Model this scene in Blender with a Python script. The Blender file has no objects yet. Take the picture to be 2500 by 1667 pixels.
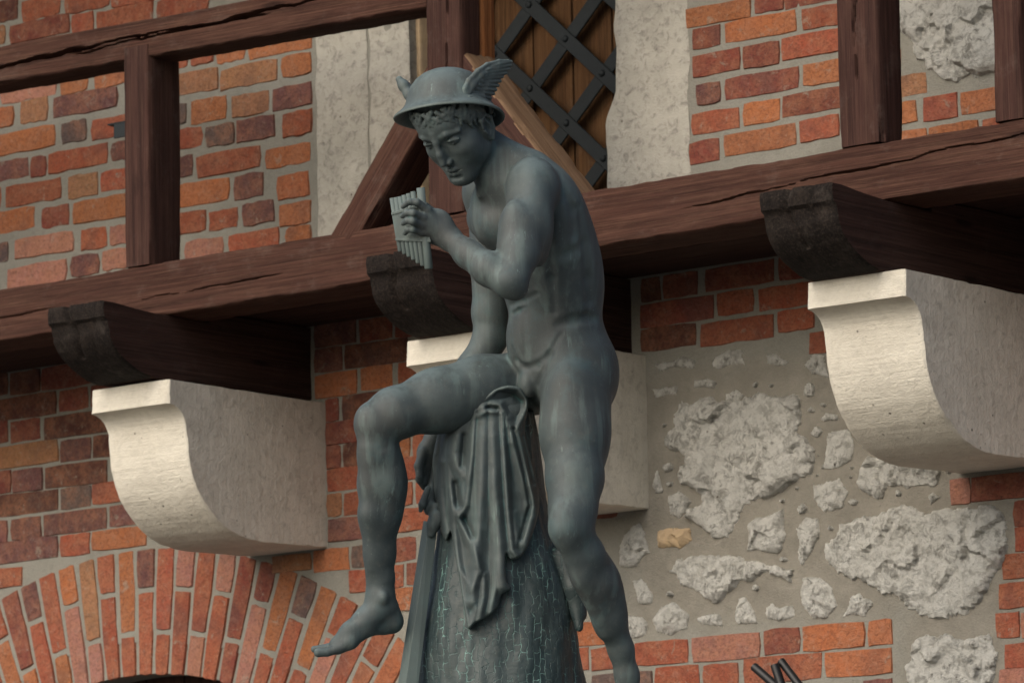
# A bronze piper on a tree stump before a brick wall with a timber gallery.
import bpy, bmesh, math, random
import numpy as np
from mathutils import Vector, Matrix

random.seed(7)
SC = bpy.context.scene
COL = SC.collection

# ------------------------------------------------------------------ camera
FOCAL = 11511.2 / 2500 * 36.0
YAW, PITCH, ROLL = -0.68057515, 0.15507497, -0.01815554
def _basis():
    c, s = math.cos, math.sin
    f = np.array([s(YAW) * c(PITCH), c(YAW) * c(PITCH), s(PITCH)])
    r = np.array([c(YAW), -s(YAW), 0.0])
    u = np.cross(r, f)
    return r * c(ROLL) + u * s(ROLL), -r * s(ROLL) + u * c(ROLL), f
CR, CU, CF = _basis()
CAM = -CF * 13.0
CAM[2] = 1.6
cam = bpy.data.cameras.new('camera')
cam.lens = FOCAL
cam.sensor_width = 36.0
cam.clip_end = 500.0
cam.dof.use_dof = True
cam.dof.focus_distance = 10.4
cam.dof.aperture_fstop = 11.0
cam_ob = bpy.data.objects.new('camera', cam)
COL.objects.link(cam_ob)
cam_ob.matrix_world = Matrix(((CR[0], CU[0], -CF[0], CAM[0]), (CR[1], CU[1], -CF[1], CAM[1]),
                              (CR[2], CU[2], -CF[2], CAM[2]), (0, 0, 0, 1)))
SC.camera = cam_ob

# ------------------------------------------------------------------ sky and sun
SUN_DIR = Vector((-0.08, -0.86, 0.56)).normalized()     # towards the sun
world = bpy.data.worlds.new('World')
SC.world = world
world.use_nodes = True
wn = world.node_tree.nodes
bg = wn.get('Background') or wn.new('ShaderNodeBackground')
sky = wn.new('ShaderNodeTexSky')
sky.sky_type = 'NISHITA'
sky.sun_disc = False
sky.sun_elevation = math.asin(SUN_DIR.z)
sky.sun_rotation = math.atan2(SUN_DIR.x, SUN_DIR.y)
sky.air_density = 1.0
sky.dust_density = 4.0
sky.ozone_density = 1.0
world.node_tree.links.new(sky.outputs[0], bg.inputs[0])
bg.inputs[1].default_value = 0.074
sun = bpy.data.lights.new('sun', 'SUN')
sun.energy = 1.25
sun.angle = math.radians(64)
sun.color = (1.0, 0.96, 0.87)
sun_ob = bpy.data.objects.new('sun', sun)
COL.objects.link(sun_ob)
sun_ob.rotation_euler = (-SUN_DIR).to_track_quat('-Z', 'Y').to_euler()
sun_ob.location = (0, -6, 12)
SC.view_settings.view_transform = 'Standard'
SC.view_settings.look = 'None'
SC.view_settings.exposure = 0.95
SC.view_settings.gamma = 1.0
SC.view_settings.use_curve_mapping = False

# ------------------------------------------------------------------ helpers
def tag(o, label=None, cat=None, group=None, kind=None):
    if label: o['label'] = label
    if cat: o['category'] = cat
    if group: o['group'] = group
    if kind: o['kind'] = kind
    return o

def mesh_ob(name, verts, faces, mat=None, parent=None, smooth=False, color=None):
    me = bpy.data.meshes.new(name)
    if isinstance(verts, np.ndarray) and isinstance(faces, np.ndarray):
        nv, nf, k = len(verts), len(faces), faces.shape[1]
        me.vertices.add(nv); me.loops.add(nf * k); me.polygons.add(nf)
        me.vertices.foreach_set('co', verts.astype(np.float32).ravel())
        me.loops.foreach_set('vertex_index', faces.astype(np.int32).ravel())
        me.polygons.foreach_set('loop_start', np.arange(0, nf * k, k, dtype=np.int32))
        me.update(calc_edges=True)
    else:
        me.from_pydata([tuple(map(float, v)) for v in verts], [], [tuple(int(i) for i in f) for f in faces])
        me.update()
    if smooth:
        me.polygons.foreach_set('use_smooth', np.ones(len(me.polygons), dtype=bool))
    if mat: me.materials.append(mat)
    o = bpy.data.objects.new(name, me)
    COL.objects.link(o)
    if parent is not None: o.parent = parent
    if color: o.color = (*color, 1.0)
    return o

def empty(name, loc=(0, 0, 0)):
    o = bpy.data.objects.new(name, None)
    o.location = loc
    COL.objects.link(o)
    return o

def recalc(o):
    bm = bmesh.new(); bm.from_mesh(o.data)
    bmesh.ops.recalc_face_normals(bm, faces=bm.faces)
    bm.to_mesh(o.data); bm.free()
    return o

# value noise on numpy points
_rng = np.random.default_rng(11)
_TAB = _rng.random(4096).astype(np.float32)
def vnoise(p):
    p = np.asarray(p, dtype=np.float64)
    i = np.floor(p).astype(np.int64); f = p - i
    f = f * f * (3 - 2 * f)
    def h(a, b, c): return _TAB[(a * 73856093 ^ b * 19349663 ^ c * 83492791) & 4095]
    x, y, z = i[..., 0], i[..., 1], i[..., 2]
    fx, fy, fz = f[..., 0], f[..., 1], f[..., 2]
    def lx(b, c): return h(x, b, c) * (1 - fx) + h(x + 1, b, c) * fx
    a = lx(y, z) * (1 - fy) + lx(y + 1, z) * fy
    b = lx(y, z + 1) * (1 - fy) + lx(y + 1, z + 1) * fy
    return (a * (1 - fz) + b * fz) * 2 - 1
def fbm(p, o=4):
    p = np.asarray(p, dtype=np.float64)
    s, a = 0, 1.0
    for k in range(o):
        s = s + a * vnoise(p * 2 ** k + 17.3 * k); a *= .5
    return s

# ------------------------------------------------------------------ materials
class NT:
    def __init__(self, name):
        self.m = bpy.data.materials.new(name); self.m.use_nodes = True
        self.t = self.m.node_tree; self.n = self.t.nodes
        self.b = self.n.get('Principled BSDF')
        self.b.inputs['Specular IOR Level'].default_value = 0.3
        self.tc = self.n.new('ShaderNodeTexCoord')
    def link(self, a, b): self.t.links.new(a, b)
    def mapped(self, scale, src='Object', rot=(0, 0, 0)):
        m = self.n.new('ShaderNodeMapping'); m.inputs['Scale'].default_value = scale
        m.inputs['Rotation'].default_value = rot
        self.link(self.tc.outputs[src], m.inputs[0]); return m.outputs[0]
    def noise(self, vec, scale, detail=5, rough=.6, dist=0.0):
        t = self.n.new('ShaderNodeTexNoise'); t.inputs['Scale'].default_value = scale
        t.inputs['Detail'].default_value = detail; t.inputs['Roughness'].default_value = rough
        t.inputs['Distortion'].default_value = dist
        if vec is not None: self.link(vec, t.inputs['Vector'])
        return t.outputs['Fac']
    def voronoi(self, vec, scale, feature='F1', out='Distance'):
        t = self.n.new('ShaderNodeTexVoronoi'); t.feature = feature; t.inputs['Scale'].default_value = scale
        self.link(vec, t.inputs['Vector']); return t.outputs[out]
    def ramp(self, fac, stops):
        r = self.n.new('ShaderNodeValToRGB'); e = r.color_ramp.elements
        while len(e) < len(stops): e.new(.5)
        for el, (p, c) in zip(e, stops):
            el.position = p; el.color = (*c, 1) if len(c) == 3 else c
        self.link(fac, r.inputs[0]); return r.outputs[0]
    def mix(self, fac, a, b, mode='MIX'):
        m = self.n.new('ShaderNodeMix'); m.data_type = 'RGBA'; m.blend_type = mode
        for s, v in ((m.inputs[0], fac), (m.inputs[6], a), (m.inputs[7], b)):
            if hasattr(v, 'links'): self.link(v, s)
            else: s.default_value = v if not isinstance(v, tuple) else (*v, 1)
        return m.outputs[2]
    def math(self, op, a, b=0.0):
        m = self.n.new('ShaderNodeMath'); m.operation = op
        for s, v in ((m.inputs[0], a), (m.inputs[1], b)):
            if hasattr(v, 'links'): self.link(v, s)
            else: s.default_value = v
        return m.outputs[0]
    def bump(self, h, strength=.5, dist=.01, prev=None):
        b = self.n.new('ShaderNodeBump'); b.inputs['Strength'].default_value = strength
        b.inputs['Distance'].default_value = dist; self.link(h, b.inputs['Height'])
        if prev is not None: self.link(prev, b.inputs['Normal'])
        return b.outputs[0]
    def done(self, color, rough=.8, normal=None):
        if hasattr(color, 'links'): self.link(color, self.b.inputs['Base Color'])
        else: self.b.inputs['Base Color'].default_value = (*color, 1)
        if hasattr(rough, 'links'): self.link(rough, self.b.inputs['Roughness'])
        else: self.b.inputs['Roughness'].default_value = rough
        if normal is not None: self.link(normal, self.b.inputs['Normal'])
        return self.m
G = lambda v: (v, v, v)

def mat_brick():
    t = NT('fired_brick')
    v = t.mapped((1, 1, 1))
    oi = t.n.new('ShaderNodeObjectInfo')
    col = oi.outputs['Color']
    # every brick gets its own stretch of the noise
    off = t.n.new('ShaderNodeVectorMath'); off.operation = 'ADD'
    t.link(v, off.inputs[0]); t.link(oi.outputs['Location'], off.inputs[1])
    v = off.outputs[0]
    big = t.noise(v, 16, 4); fine = t.noise(v, 130, 6, .72); mid = t.noise(v, 42, 6, .7, .5); huge = t.noise(v, 7, 3)
    c = t.mix(t.ramp(big, [(.38, G(0)), (.62, G(1))]), col, t.mix(.5, col, (.33, .15, .085)))
    c = t.mix(t.ramp(huge, [(.54, G(0)), (.66, G(.75))]), c, t.mix(.5, col, (.085, .06, .058)))
    c = t.mix(t.math('MULTIPLY', t.ramp(mid, [(.52, G(0)), (.68, G(1))]), .45), c, t.mix(.45, col, (.36, .29, .23)))
    c = t.mix(t.ramp(t.noise(v, 24, 5, .75, .8), [(.60, G(0)), (.66, G(.55))]), c, (.29, .255, .205))
    c = t.mix(t.ramp(fine, [(.36, G(.65)), (.52, G(0))]), c, t.mix(.6, col, (.03, .02, .018)))
    c = t.mix(t.ramp(mid, [(.30, G(.6)), (.42, G(0))]), c, t.mix(.55, col, (.035, .022, .02)))
    c = t.mix(t.ramp(t.voronoi(v, 150), [(.08, G(.8)), (.18, G(0))]), c, (.05, .033, .026))
    n = t.bump(t.math('ADD', t.math('MULTIPLY', fine, .8), t.math('MULTIPLY', mid, 2.2)), .85, .006)
    return t.done(c, .9, n)

def mat_mortar(name, a, b, dark, plaster=None):
    t = NT(name)
    v = t.mapped((1, 1, 1))
    c = t.mix(t.noise(v, 6, 5), a, b)
    if plaster:        # the field of sandy plaster that beds the rubble stones
        sep = t.n.new('ShaderNodeSeparateXYZ')
        wob = t.n.new('ShaderNodeTexNoise'); wob.inputs['Scale'].default_value = 9; t.link(v, wob.inputs['Vector'])
        wo = t.math('MULTIPLY', t.math('SUBTRACT', wob.outputs['Fac'], .5), .12)
        t.link(v, sep.inputs[0])
        def above(val, lim): return t.ramp(t.math('ADD', t.math('MULTIPLY', t.math('SUBTRACT', t.math('ADD', val, wo), lim), 16), .5), [(0, G(0)), (1, G(1))])
        x, z = sep.outputs[0], sep.outputs[2]
        m1 = t.math('MULTIPLY', t.math('MULTIPLY', above(x, .40), above(z, 2.775)), above(t.math('MULTIPLY', z, -1), -3.46))
        m2 = t.math('MULTIPLY', above(x, 1.29), above(t.math('MULTIPLY', z, -1), -2.85))
        m = t.math('MULTIPLY', t.math('MAXIMUM', m1, m2), above(t.math('MULTIPLY', x, -1), -1.63))
        pc = t.mix(t.ramp(t.noise(v, 11, 6, .7), [(.35, G(0)), (.65, G(1))]), plaster[0], plaster[1])
        c = t.mix(m, c, pc)
    c = t.mix(t.ramp(t.noise(v, 2.2, 5, .7), [(.52, G(0)), (.75, G(.55))]), c, dark)
    c = t.mix(t.ramp(t.noise(v, 28, 6, .75), [(.34, G(.5)), (.46, G(0))]), c, t.mix(.6, c, dark))
    c = t.mix(t.ramp(t.noise(v, 230, 3, .7), [(.35, G(.6)), (.6, G(0))]), c, t.mix(.5, c, dark))
    n = t.bump(t.math('ADD', t.noise(v, 190, 5, .75), t.math('MULTIPLY', t.noise(v, 36, 6, .7), 1.5)), .8, .005)
    return t.done(c, .93, n)

def mat_limestone(name, light, mid, dark, tool=None, pits=.5, scale=1.0, rugged=.7, toolw=2.0):
    t = NT(name)
    v = t.mapped((scale, scale, scale))
    n1 = t.noise(v, 9, 8, .68, .4); n2 = t.noise(v, 42, 7, .7, .6); n3 = t.noise(v, 190, 4, .7)
    c = t.mix(t.ramp(n1, [(.3, G(0)), (.7, G(1))]), mid, light)
    c = t.mix(t.ramp(n2, [(.50, G(0)), (.72, G(pits))] if rugged < 1 else [(.47, G(0)), (.60, G(pits))]), c, dark if rugged < 1 else t.mix(t.ramp(t.noise(v, 12, 4), [(.45, G(0)), (.6, G(1))]), t.mix(.45, mid, dark), dark))
    c = t.mix(t.ramp(t.noise(v, 4, 6, .7, 1.0), [(.55, G(0)), (.72, G(.5))]), c, t.mix(.4, mid, (.16, .15, .13)))
    h = t.math('ADD', t.math('MULTIPLY', n2, 1.2), t.math('MULTIPLY', n3, .5))
    if tool:
        sc, rot = tool
        tv = t.mapped(sc)
        tn = t.noise(tv, 1.0, 5, .65, .25)
        h = t.math('ADD', h, t.math('MULTIPLY', tn, toolw))
        c = t.mix(t.ramp(tn, [(.3, G(.12 * toolw)), (.6, G(0))]), c, t.mix(.5, mid, dark))
    pit = t.ramp(t.voronoi(v, 26), [(.05, G(1)), (.12, G(0))])
    pm = t.math('MULTIPLY', pit, t.ramp(t.noise(v, 7, 2), [(.5, G(0)), (.6, G(1))]))
    c = t.mix(pm, c, (.10, .085, .065))
    if rugged > 1:
        cr = t.noise(v, 75, 7, .8, 1.2)
        c = t.mix(t.ramp(cr, [(.33, G(.75)), (.43, G(0))]), c, dark)
        h = t.math('ADD', h, t.math('MULTIPLY', cr, 2.0))
    n = t.bump(h, min(1.0, rugged), .006 * max(1.0, rugged))
    return t.done(c, .9, n)

def mat_wood(name, base, light, dark, rough=.82, grain=1.0, wear=.4):
    t = NT(name)
    t.b.inputs['Specular IOR Level'].default_value = .12
    oi = t.n.new('ShaderNodeObjectInfo')
    sh = t.n.new('ShaderNodeVectorMath'); sh.operation = 'ADD'
    t.link(t.tc.outputs['Object'], sh.inputs[0])
    rv = t.n.new('ShaderNodeVectorMath'); rv.operation = 'SCALE'
    t.link(oi.outputs['Location'], rv.inputs[0]); rv.inputs['Scale'].default_value = 3.7
    t.link(rv.outputs[0], sh.inputs[1])
    def mp(sc):
        m = t.n.new('ShaderNodeMapping'); m.inputs['Scale'].default_value = sc; t.link(sh.outputs[0], m.inputs[0]); return m.outputs[0]
    ring = t.noise(mp((.9, 52, 52)), 1.5 * grain, 5, .7, .5)
    fib = t.noise(mp((2.2, 150, 150)), 1.4, 5, .75, .25)
    fin = t.noise(mp((5, 420, 420)), 1.0, 3, .7)
    pat = t.noise(mp((1.6, 7, 7)), 2.2, 5, .7, .4)
    weather = t.noise(mp((7, 9, 9)), 1.2, 6, .75)
    c = t.mix(t.ramp(ring, [(.36, G(.25)), (.58, G(1))]), dark, base)
    c = t.mix(t.math('MULTIPLY', t.ramp(fib, [(.50, G(0)), (.66, G(1))]), .5), c, light)
    c = t.mix(t.ramp(fin, [(.30, G(.6)), (.48, G(0))]), c, dark)
    c = t.mix(t.ramp(pat, [(.52, G(0)), (.72, G(.5))]), c, t.mix(.45, base, light))
    c = t.mix(t.ramp(weather, [(.55, G(0)), (.72, G(wear))]), c, t.mix(.6, light, (.16, .14, .125)))
    c = t.mix(t.ramp(pat, [(.28, G(.6)), (.42, G(0))]), c, dark)
    # knots
    kv = t.voronoi(mp((2.2, 11, 11)), 1.0)
    c = t.mix(t.ramp(kv, [(.05, G(.9)), (.12, G(0))]), c, dark)
    n = t.bump(t.math('ADD', t.math('ADD', ring, fib), t.math('MULTIPLY', fin, .5)), .75, .004)
    return t.done(c, rough, n)

def mat_bronze():
    t = NT('patinated_bronze')
    v = t.mapped((1, 1, 1)); vz = t.mapped((34, 34, 2.6)); vz2 = t.mapped((90, 90, 5))
    geo = t.n.new('ShaderNodeNewGeometry')
    n1 = t.noise(v, 5, 6, .62, .5); n2 = t.noise(v, 30, 6, .7); st = t.noise(vz, 1, 4, .6); st2 = t.noise(vz2, 1, 4, .7)
    sp = t.noise(v, 260, 3, .6)
    base = t.mix(t.ramp(n1, [(.36, G(0)), (.62, G(1))]), (0.0323, 0.0444, 0.0474), (0.0630, 0.0824, 0.0844))
    base = t.mix(t.ramp(n2, [(.50, G(0)), (.75, G(.55))]), base, (0.0799, 0.0873, 0.0804))
    base = t.mix(t.ramp(t.noise(v, 3.1, 4), [(.48, G(0)), (.64, G(.6))]), base, (0.0476, 0.0508, 0.0498))
    base = t.mix(t.ramp(t.noise(v, 2.1, 3), [(.52, G(0)), (.66, G(.6))]), base, (0.0476, 0.0674, 0.0788))
    # pale rain runs
    run = t.math('MULTIPLY', t.ramp(st, [(.50, G(0)), (.62, G(1))]), t.ramp(t.noise(v, 6.5, 3), [(.40, G(0)), (.58, G(1))]))
    base = t.mix(t.math('MULTIPLY', run, .55), base, (0.1075, 0.1468, 0.1407))
    dk = t.math('MULTIPLY', t.ramp(st, [(.34, G(1)), (.44, G(0))]), t.ramp(t.noise(v, 5.2, 3), [(.42, G(0)), (.58, G(1))]))
    base = t.mix(t.math('MULTIPLY', dk, .40), base, (0.0276, 0.0396, 0.0410))
    run2 = t.math('MULTIPLY', t.ramp(st2, [(.60, G(0)), (.68, G(1))]), t.ramp(t.noise(v, 8, 3), [(.50, G(0)), (.62, G(1))]))
    base = t.mix(t.math('MULTIPLY', run2, .85), base, (0.1459, 0.2062, 0.1929))
    # blue green blooms
    base = t.mix(t.math('MULTIPLY', t.ramp(t.noise(v, 13, 5, .7), [(.54, G(0)), (.68, G(1))]), .4), base, (0.0507, 0.0991, 0.1061))
    # verdigris gathered in hollows, mixed with a near-black tone
    hol = t.ramp(geo.outputs['Pointiness'], [(.41, G(1)), (.490, G(0))])
    base = t.mix(t.math('MULTIPLY', hol, t.ramp(n2, [(.3, G(.35)), (.6, G(1))])), base, t.mix(t.ramp(t.noise(v, 22, 4), [(.45, G(0)), (.6, G(1))]), (0.0092, 0.0175, 0.0185), (0.0269, 0.0991, 0.0964)))
    # mottling, and a paler blue-grey tone in patches on upward faces
    mo = t.noise(v, 60, 6, .75)
    base = t.mix(t.ramp(mo, [(.32, G(.35)), (.44, G(0))]), base, (0.0338, 0.0477, 0.0498))
    base = t.mix(t.ramp(mo, [(.58, G(0)), (.70, G(.35))]), base, (0.0998, 0.1229, 0.1190))
    sx = t.n.new('ShaderNodeSeparateXYZ'); t.link(geo.outputs['Normal'], sx.inputs[0])
    top = t.math('MULTIPLY', t.ramp(sx.outputs[2], [(.25, G(0)), (.85, G(1))]), t.ramp(t.noise(v, 17, 6, .7), [(.40, G(0)), (.58, G(.75))]))
    base = t.mix(top, base, (0.1114, 0.1506, 0.1575))
    # worn, paler ridges and little specks
    rid = t.ramp(geo.outputs['Pointiness'], [(.515, G(0)), (.57, G(1))])
    base = t.mix(t.math('MULTIPLY', rid, .45), base, (0.1306, 0.1705, 0.1608))
    base = t.mix(t.ramp(sp, [(.69, G(0)), (.73, G(.5))]), base, (0.1997, 0.2458, 0.2411))
    r = t.ramp(n2, [(.3, G(.56)), (.7, G(.74))])
    t.b.inputs['Specular IOR Level'].default_value = .5
    n = t.bump(t.math('ADD', t.noise(v, 420, 4, .6), t.math('MULTIPLY', n2, .9)), .16, .003)
    return t.done(base, r, n)

def mat_bark_bronze():
    t = NT('bark_cast_bronze')
    v = t.mapped((1, 1, 1)); vz = t.mapped((22, 22, 2.2))
    geo = t.n.new('ShaderNodeNewGeometry')
    n1 = t.noise(v, 9, 6, .65, .6); n2 = t.noise(v, 40, 6, .7); st = t.noise(vz, 1, 4, .6)
    base = t.mix(t.ramp(n1, [(.35, G(0)), (.65, G(1))]), (.018, .034, .038), (.046, .064, .066))
    base = t.mix(t.ramp(n2, [(.55, G(0)), (.7, G(.4))]), base, (.085, .090, .080))
    # cracked bark: upright plates, wandering joints
    sp_ = t.n.new('ShaderNodeSeparateXYZ'); t.link(v, sp_.inputs[0])
    ang = t.math('MULTIPLY', t.math('ARCTAN2', t.math('ADD', sp_.outputs[1], .0), sp_.outputs[0]), .17)
    wv = t.n.new('ShaderNodeTexNoise'); wv.inputs['Scale'].default_value = 30; wv.inputs['Detail'].default_value = 4; t.link(v, wv.inputs['Vector'])
    wo = t.math('MULTIPLY', t.math('SUBTRACT', wv.outputs['Fac'], .5), .030)
    cx = t.n.new('ShaderNodeCombineXYZ'); t.link(t.math('ADD', sp_.outputs[2], t.math('MULTIPLY', wo, 1.2)), cx.inputs[0]); t.link(t.math('ADD', ang, wo), cx.inputs[1])
    bk = t.n.new('ShaderNodeTexBrick'); t.link(cx.outputs[0], bk.inputs['Vector']); bk.inputs['Scale'].default_value = 1.0
    bk.inputs['Brick Width'].default_value = .030; bk.inputs['Row Height'].default_value = .0145; bk.inputs['Mortar Size'].default_value = .0014; bk.inputs['Mortar Smooth'].default_value = .6
    crack = t.math('MULTIPLY', bk.outputs['Fac'], t.ramp(t.noise(v, 24, 5, .7), [(.42, G(.0)), (.58, G(1))]))
    msk = t.ramp(st, [(.46, G(.12)), (.62, G(1))])
    base = t.mix(t.math('MULTIPLY', crack, t.math('MULTIPLY', msk, 1.0)), base, (.17, .31, .285))
    base = t.mix(t.math('MULTIPLY', t.ramp(st, [(.56, G(0)), (.70, G(1))]), t.ramp(n2, [(.4, G(0)), (.62, G(.55))])), base, (.095, .20, .185))
    hol = t.ramp(geo.outputs['Pointiness'], [(.40, G(1)), (.48, G(0))])
    base = t.mix(t.math('MULTIPLY', hol, .55), base, (.045, .12, .115))
    n = t.bump(t.math('SUBTRACT', t.math('MULTIPLY', n2, .5), t.math('MULTIPLY', crack, .8)), .5, .004)
    t.b.inputs['Specular IOR Level'].default_value = .5
    return t.done(base, .52, n)

M_BRICK = mat_brick()
M_MORTAR = mat_mortar('lime_mortar', (.225, .217, .187), (.29, .282, .25), (.135, .128, .108), plaster=((.195, .180, .152), (.265, .248, .212)))
M_CORBEL = mat_limestone('corbel_limestone', (.72, .68, .585), (.59, .55, .47), (.30, .27, .22), tool=((5, 70, 110), None), pits=.25, toolw=.7)
M_CORBEL_SIDE = mat_limestone('corbel_side_limestone', (.74, .70, .61), (.58, .545, .47), (.29, .27, .225), tool=((42, 42, 6), None), pits=.55, toolw=.75)
M_JAMB = mat_limestone('jamb_limestone', (.46, .44, .39), (.345, .33, .29), (.13, .12, .108), tool=((40, 40, 9), None), pits=.85, toolw=.7)
M_RUBBLE = mat_limestone('rubble_limestone', (.84, .83, .78), (.68, .67, .62), (.20, .19, .165), pits=.8, rugged=1.6)
M_BEAM = mat_wood('stained_beam', (.066, .030, .022), (.145, .080, .053), (.023, .0108, .0082), wear=.3)
M_POST = mat_wood('stained_post', (.056, .0265, .0215), (.110, .060, .043), (.020, .010, .0085), wear=.3)
M_DARKWOOD = mat_wood('weathered_dark_wood', (.050, .026, .021), (.085, .050, .038), (.014, .008, .007), wear=.15)
M_ENDWOOD = mat_wood('charred_end_grain', (.015, .0115, .010), (.075, .056, .044), (.005, .0042, .004), wear=.3)
M_TAN = mat_wood('bare_weathered_wood', (.20, .125, .075), (.32, .23, .15), (.09, .05, .03))
M_ORANGE = mat_wood('orange_stained_wood', (.26, .10, .035), (.33, .16, .07), (.10, .04, .018))
M_DOOR = mat_wood('oak_door_boards', (.100, .050, .022), (.165, .095, .046), (.036, .018, .009))
M_BRONZE = mat_bronze()
M_BARK = mat_bark_bronze()
def simple(name, c, r, bumpsc=60, bs=.3, spec=.4):
    t = NT(name); v = t.mapped((1, 1, 1))
    n = t.noise(v, bumpsc, 5, .65)
    t.b.inputs['Specular IOR Level'].default_value = spec
    return t.done(t.mix(n, tuple(x * .75 for x in c), tuple(min(1, x * 1.25) for x in c)), r, t.bump(n, bs, .003))
M_IRON = simple('forged_iron', (.016, .020, .023), .7, spec=.2)
M_TUBE = simple('black_painted_tube', (.008, .008, .009), .45, 30, .05)
M_GROUND = simple('stone_paving', (.11, .105, .095), .9, 8)
M_PLINTH = simple('pedestal_stone', (.36, .33, .28), .85, 20)
# ------------------------------------------------------------------ the ground
gv = [(-120, -120, 0), (120, -120, 0), (120, 120, 0), (-120, 120, 0)]
tag(mesh_ob('ground', gv, [(0, 1, 2, 3)], M_GROUND), 'stone paved ground in front of the brick wall', 'ground', kind='structure')

# ------------------------------------------------------------------ the brick wall
AXC, AZC, AR0, AR1 = -1.42, 1.477, 1.305, 1.68       # the brick arch
DX0, DX1, DZ0, DZ1 = -0.37, 0.385, 3.72, 5.15        # the door opening
wall = tag(empty('brick_wall', (0, 0, 0)), 'red brick wall patched with pale rubble stones behind the gallery', 'wall')
def grid_sheet(x0, x1, z0, z1, st, y=0.0, amp=.002, keep=None):
    xs = np.linspace(x0, x1, max(2, int(round((x1 - x0) / st)) + 1)); zs = np.linspace(z0, z1, max(2, int(round((z1 - z0) / st)) + 1))
    X, Z = np.meshgrid(xs, zs, indexing='ij')
    Y = y + amp * fbm(np.stack([X * 18, Z * 18, X * 0], -1), 3)
    V = np.stack([X, Y, Z], -1).reshape(-1, 3)
    n, m = X.shape
    I = np.arange(n * m).reshape(n, m)
    F = np.stack([I[:-1, :-1], I[1:, :-1], I[1:, 1:], I[:-1, 1:]], -1).reshape(-1, 4)
    if keep is not None:
        c = V[F].mean(1); F = F[keep(c[:, 0], c[:, 2])]
    return V, F
def mortar_keep(x, z):
    door = (x > DX0 - .02) & (x < DX1 + .02) & (z > DZ0)
    arch = ((x - AXC) ** 2 + (z - AZC) ** 2 < (AR0 + .10) ** 2) | ((np.abs(x - AXC) < AR0 + .10) & (z < AZC))
    return ~(door | arch)
V, F = grid_sheet(-3.6, 3.2, 2.3, 5.4, .02, 0.0, .0022, mortar_keep)
mesh_ob('mortar', V, F, M_MORTAR, wall, True)
V, F = grid_sheet(-3.6, 3.2, 0.0, 2.3, .1, 0.0, .002, mortar_keep)
mesh_ob('mortar', V, F, M_MORTAR, wall, True)
# the wall's body, so that it has a thickness and closes its openings
def box(x0, x1, y0, y1, z0, z1):
    v = [(x, y, z) for z in (z0, z1) for y in (y0, y1) for x in (x0, x1)]
    f = [(0, 2, 3, 1), (4, 5, 7, 6), (0, 1, 5, 4), (2, 6, 7, 3), (0, 4, 6, 2), (1, 3, 7, 5)]
    return v, f
def boxes(L):
    V, F = [], []
    for b in L:
        v, f = box(*b); k = len(V); V += v; F += [tuple(i + k for i in q) for q in f]
    return V, F
mesh_ob('wall_core', *boxes([(-3.6, 3.2, .55, .9, 0, 5.4), (-3.6, 3.2, .03, .55, 5.16, 5.4), (.70, 3.2, .03, .55, 0, 5.16),
                             (-3.6, -2.9, .03, .55, 0, 5.16)]), M_MORTAR, wall)

PAL = {'o': (.345, .120, .050), 'r': (.275, .075, .040), 'd': (.185, .050, .035), 'm': (.135, .057, .052),
       'p': (.33, .150, .112), 't': (.285, .138, .070), 'g': (.105, .078, .071), 'k': (.095, .036, .025)}
BR = random.Random(5)
def brick_mesh(w, h, rough, rnd, n=14, depth=.0038, ysink=.003):
    # a brick face: rim set into the mortar, edge rounding, slightly uneven front
    per = []
    k = n - 8
    nx = max(1, k // 2)
    for i in range(nx + 2): per.append((-1 + 2 * i / (nx + 1), -1))
    per.append((1, 0))
    for i in range(nx + 2): per.append((1 - 2 * i / (nx + 1), 1))
    per.append((-1, 0))
    o, f = [], []
    for (a, b) in per:
        cx = (.0015 + .009 * rough * rnd.random()) if abs(a) == 1 and abs(b) == 1 else 0
        x = a * (w / 2 - cx) + rnd.uniform(-1, 1) * (.0015 + .005 * rough)
        z = b * (h / 2 - cx * .7) + rnd.uniform(-1, 1) * (.0012 + .0045 * rough)
        o.append((x, ysink, z))
        s = .0022 + .0025 * rough
        f.append((x - a * s * (1 if abs(a) == 1 else 0), -depth + rnd.uniform(-1, 1) * .0028 * rough, z - b * s))
    c = (rnd.uniform(-.1, .1) * w, -depth - rnd.uniform(0, .004) * rough, rnd.uniform(-.1, .1) * h)
    n = len(per)
    V = o + f + [c]
    F = [(i, (i + 1) % n, n + (i + 1) % n, n + i) for i in range(n)] + [(n + i, n + (i + 1) % n, 2 * n) for i in range(n)]
    return V, F
def brick_color(code, rnd):
    c = PAL[code]; m = rnd.uniform(.86, 1.16)
    return tuple(min(1, x * m * rnd.uniform(.95, 1.05)) for x in c)
def put_brick(x0, x1, z, h, code, rough, parent, rot=0.0, rnd=BR, name='brick', n=14):
    V, F = brick_mesh(x1 - x0, h, rough, rnd, n)
    o = mesh_ob(name, V, F, M_BRICK, parent, False, brick_color(code, rnd))
    o.location = ((x0 + x1) / 2, rnd.uniform(-.0015, .0015), z)
    o.rotation_euler = (rnd.uniform(-.012, .012) * (.4 + rough), rot + rnd.uniform(-.006, .006), 0)
    return o

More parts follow.
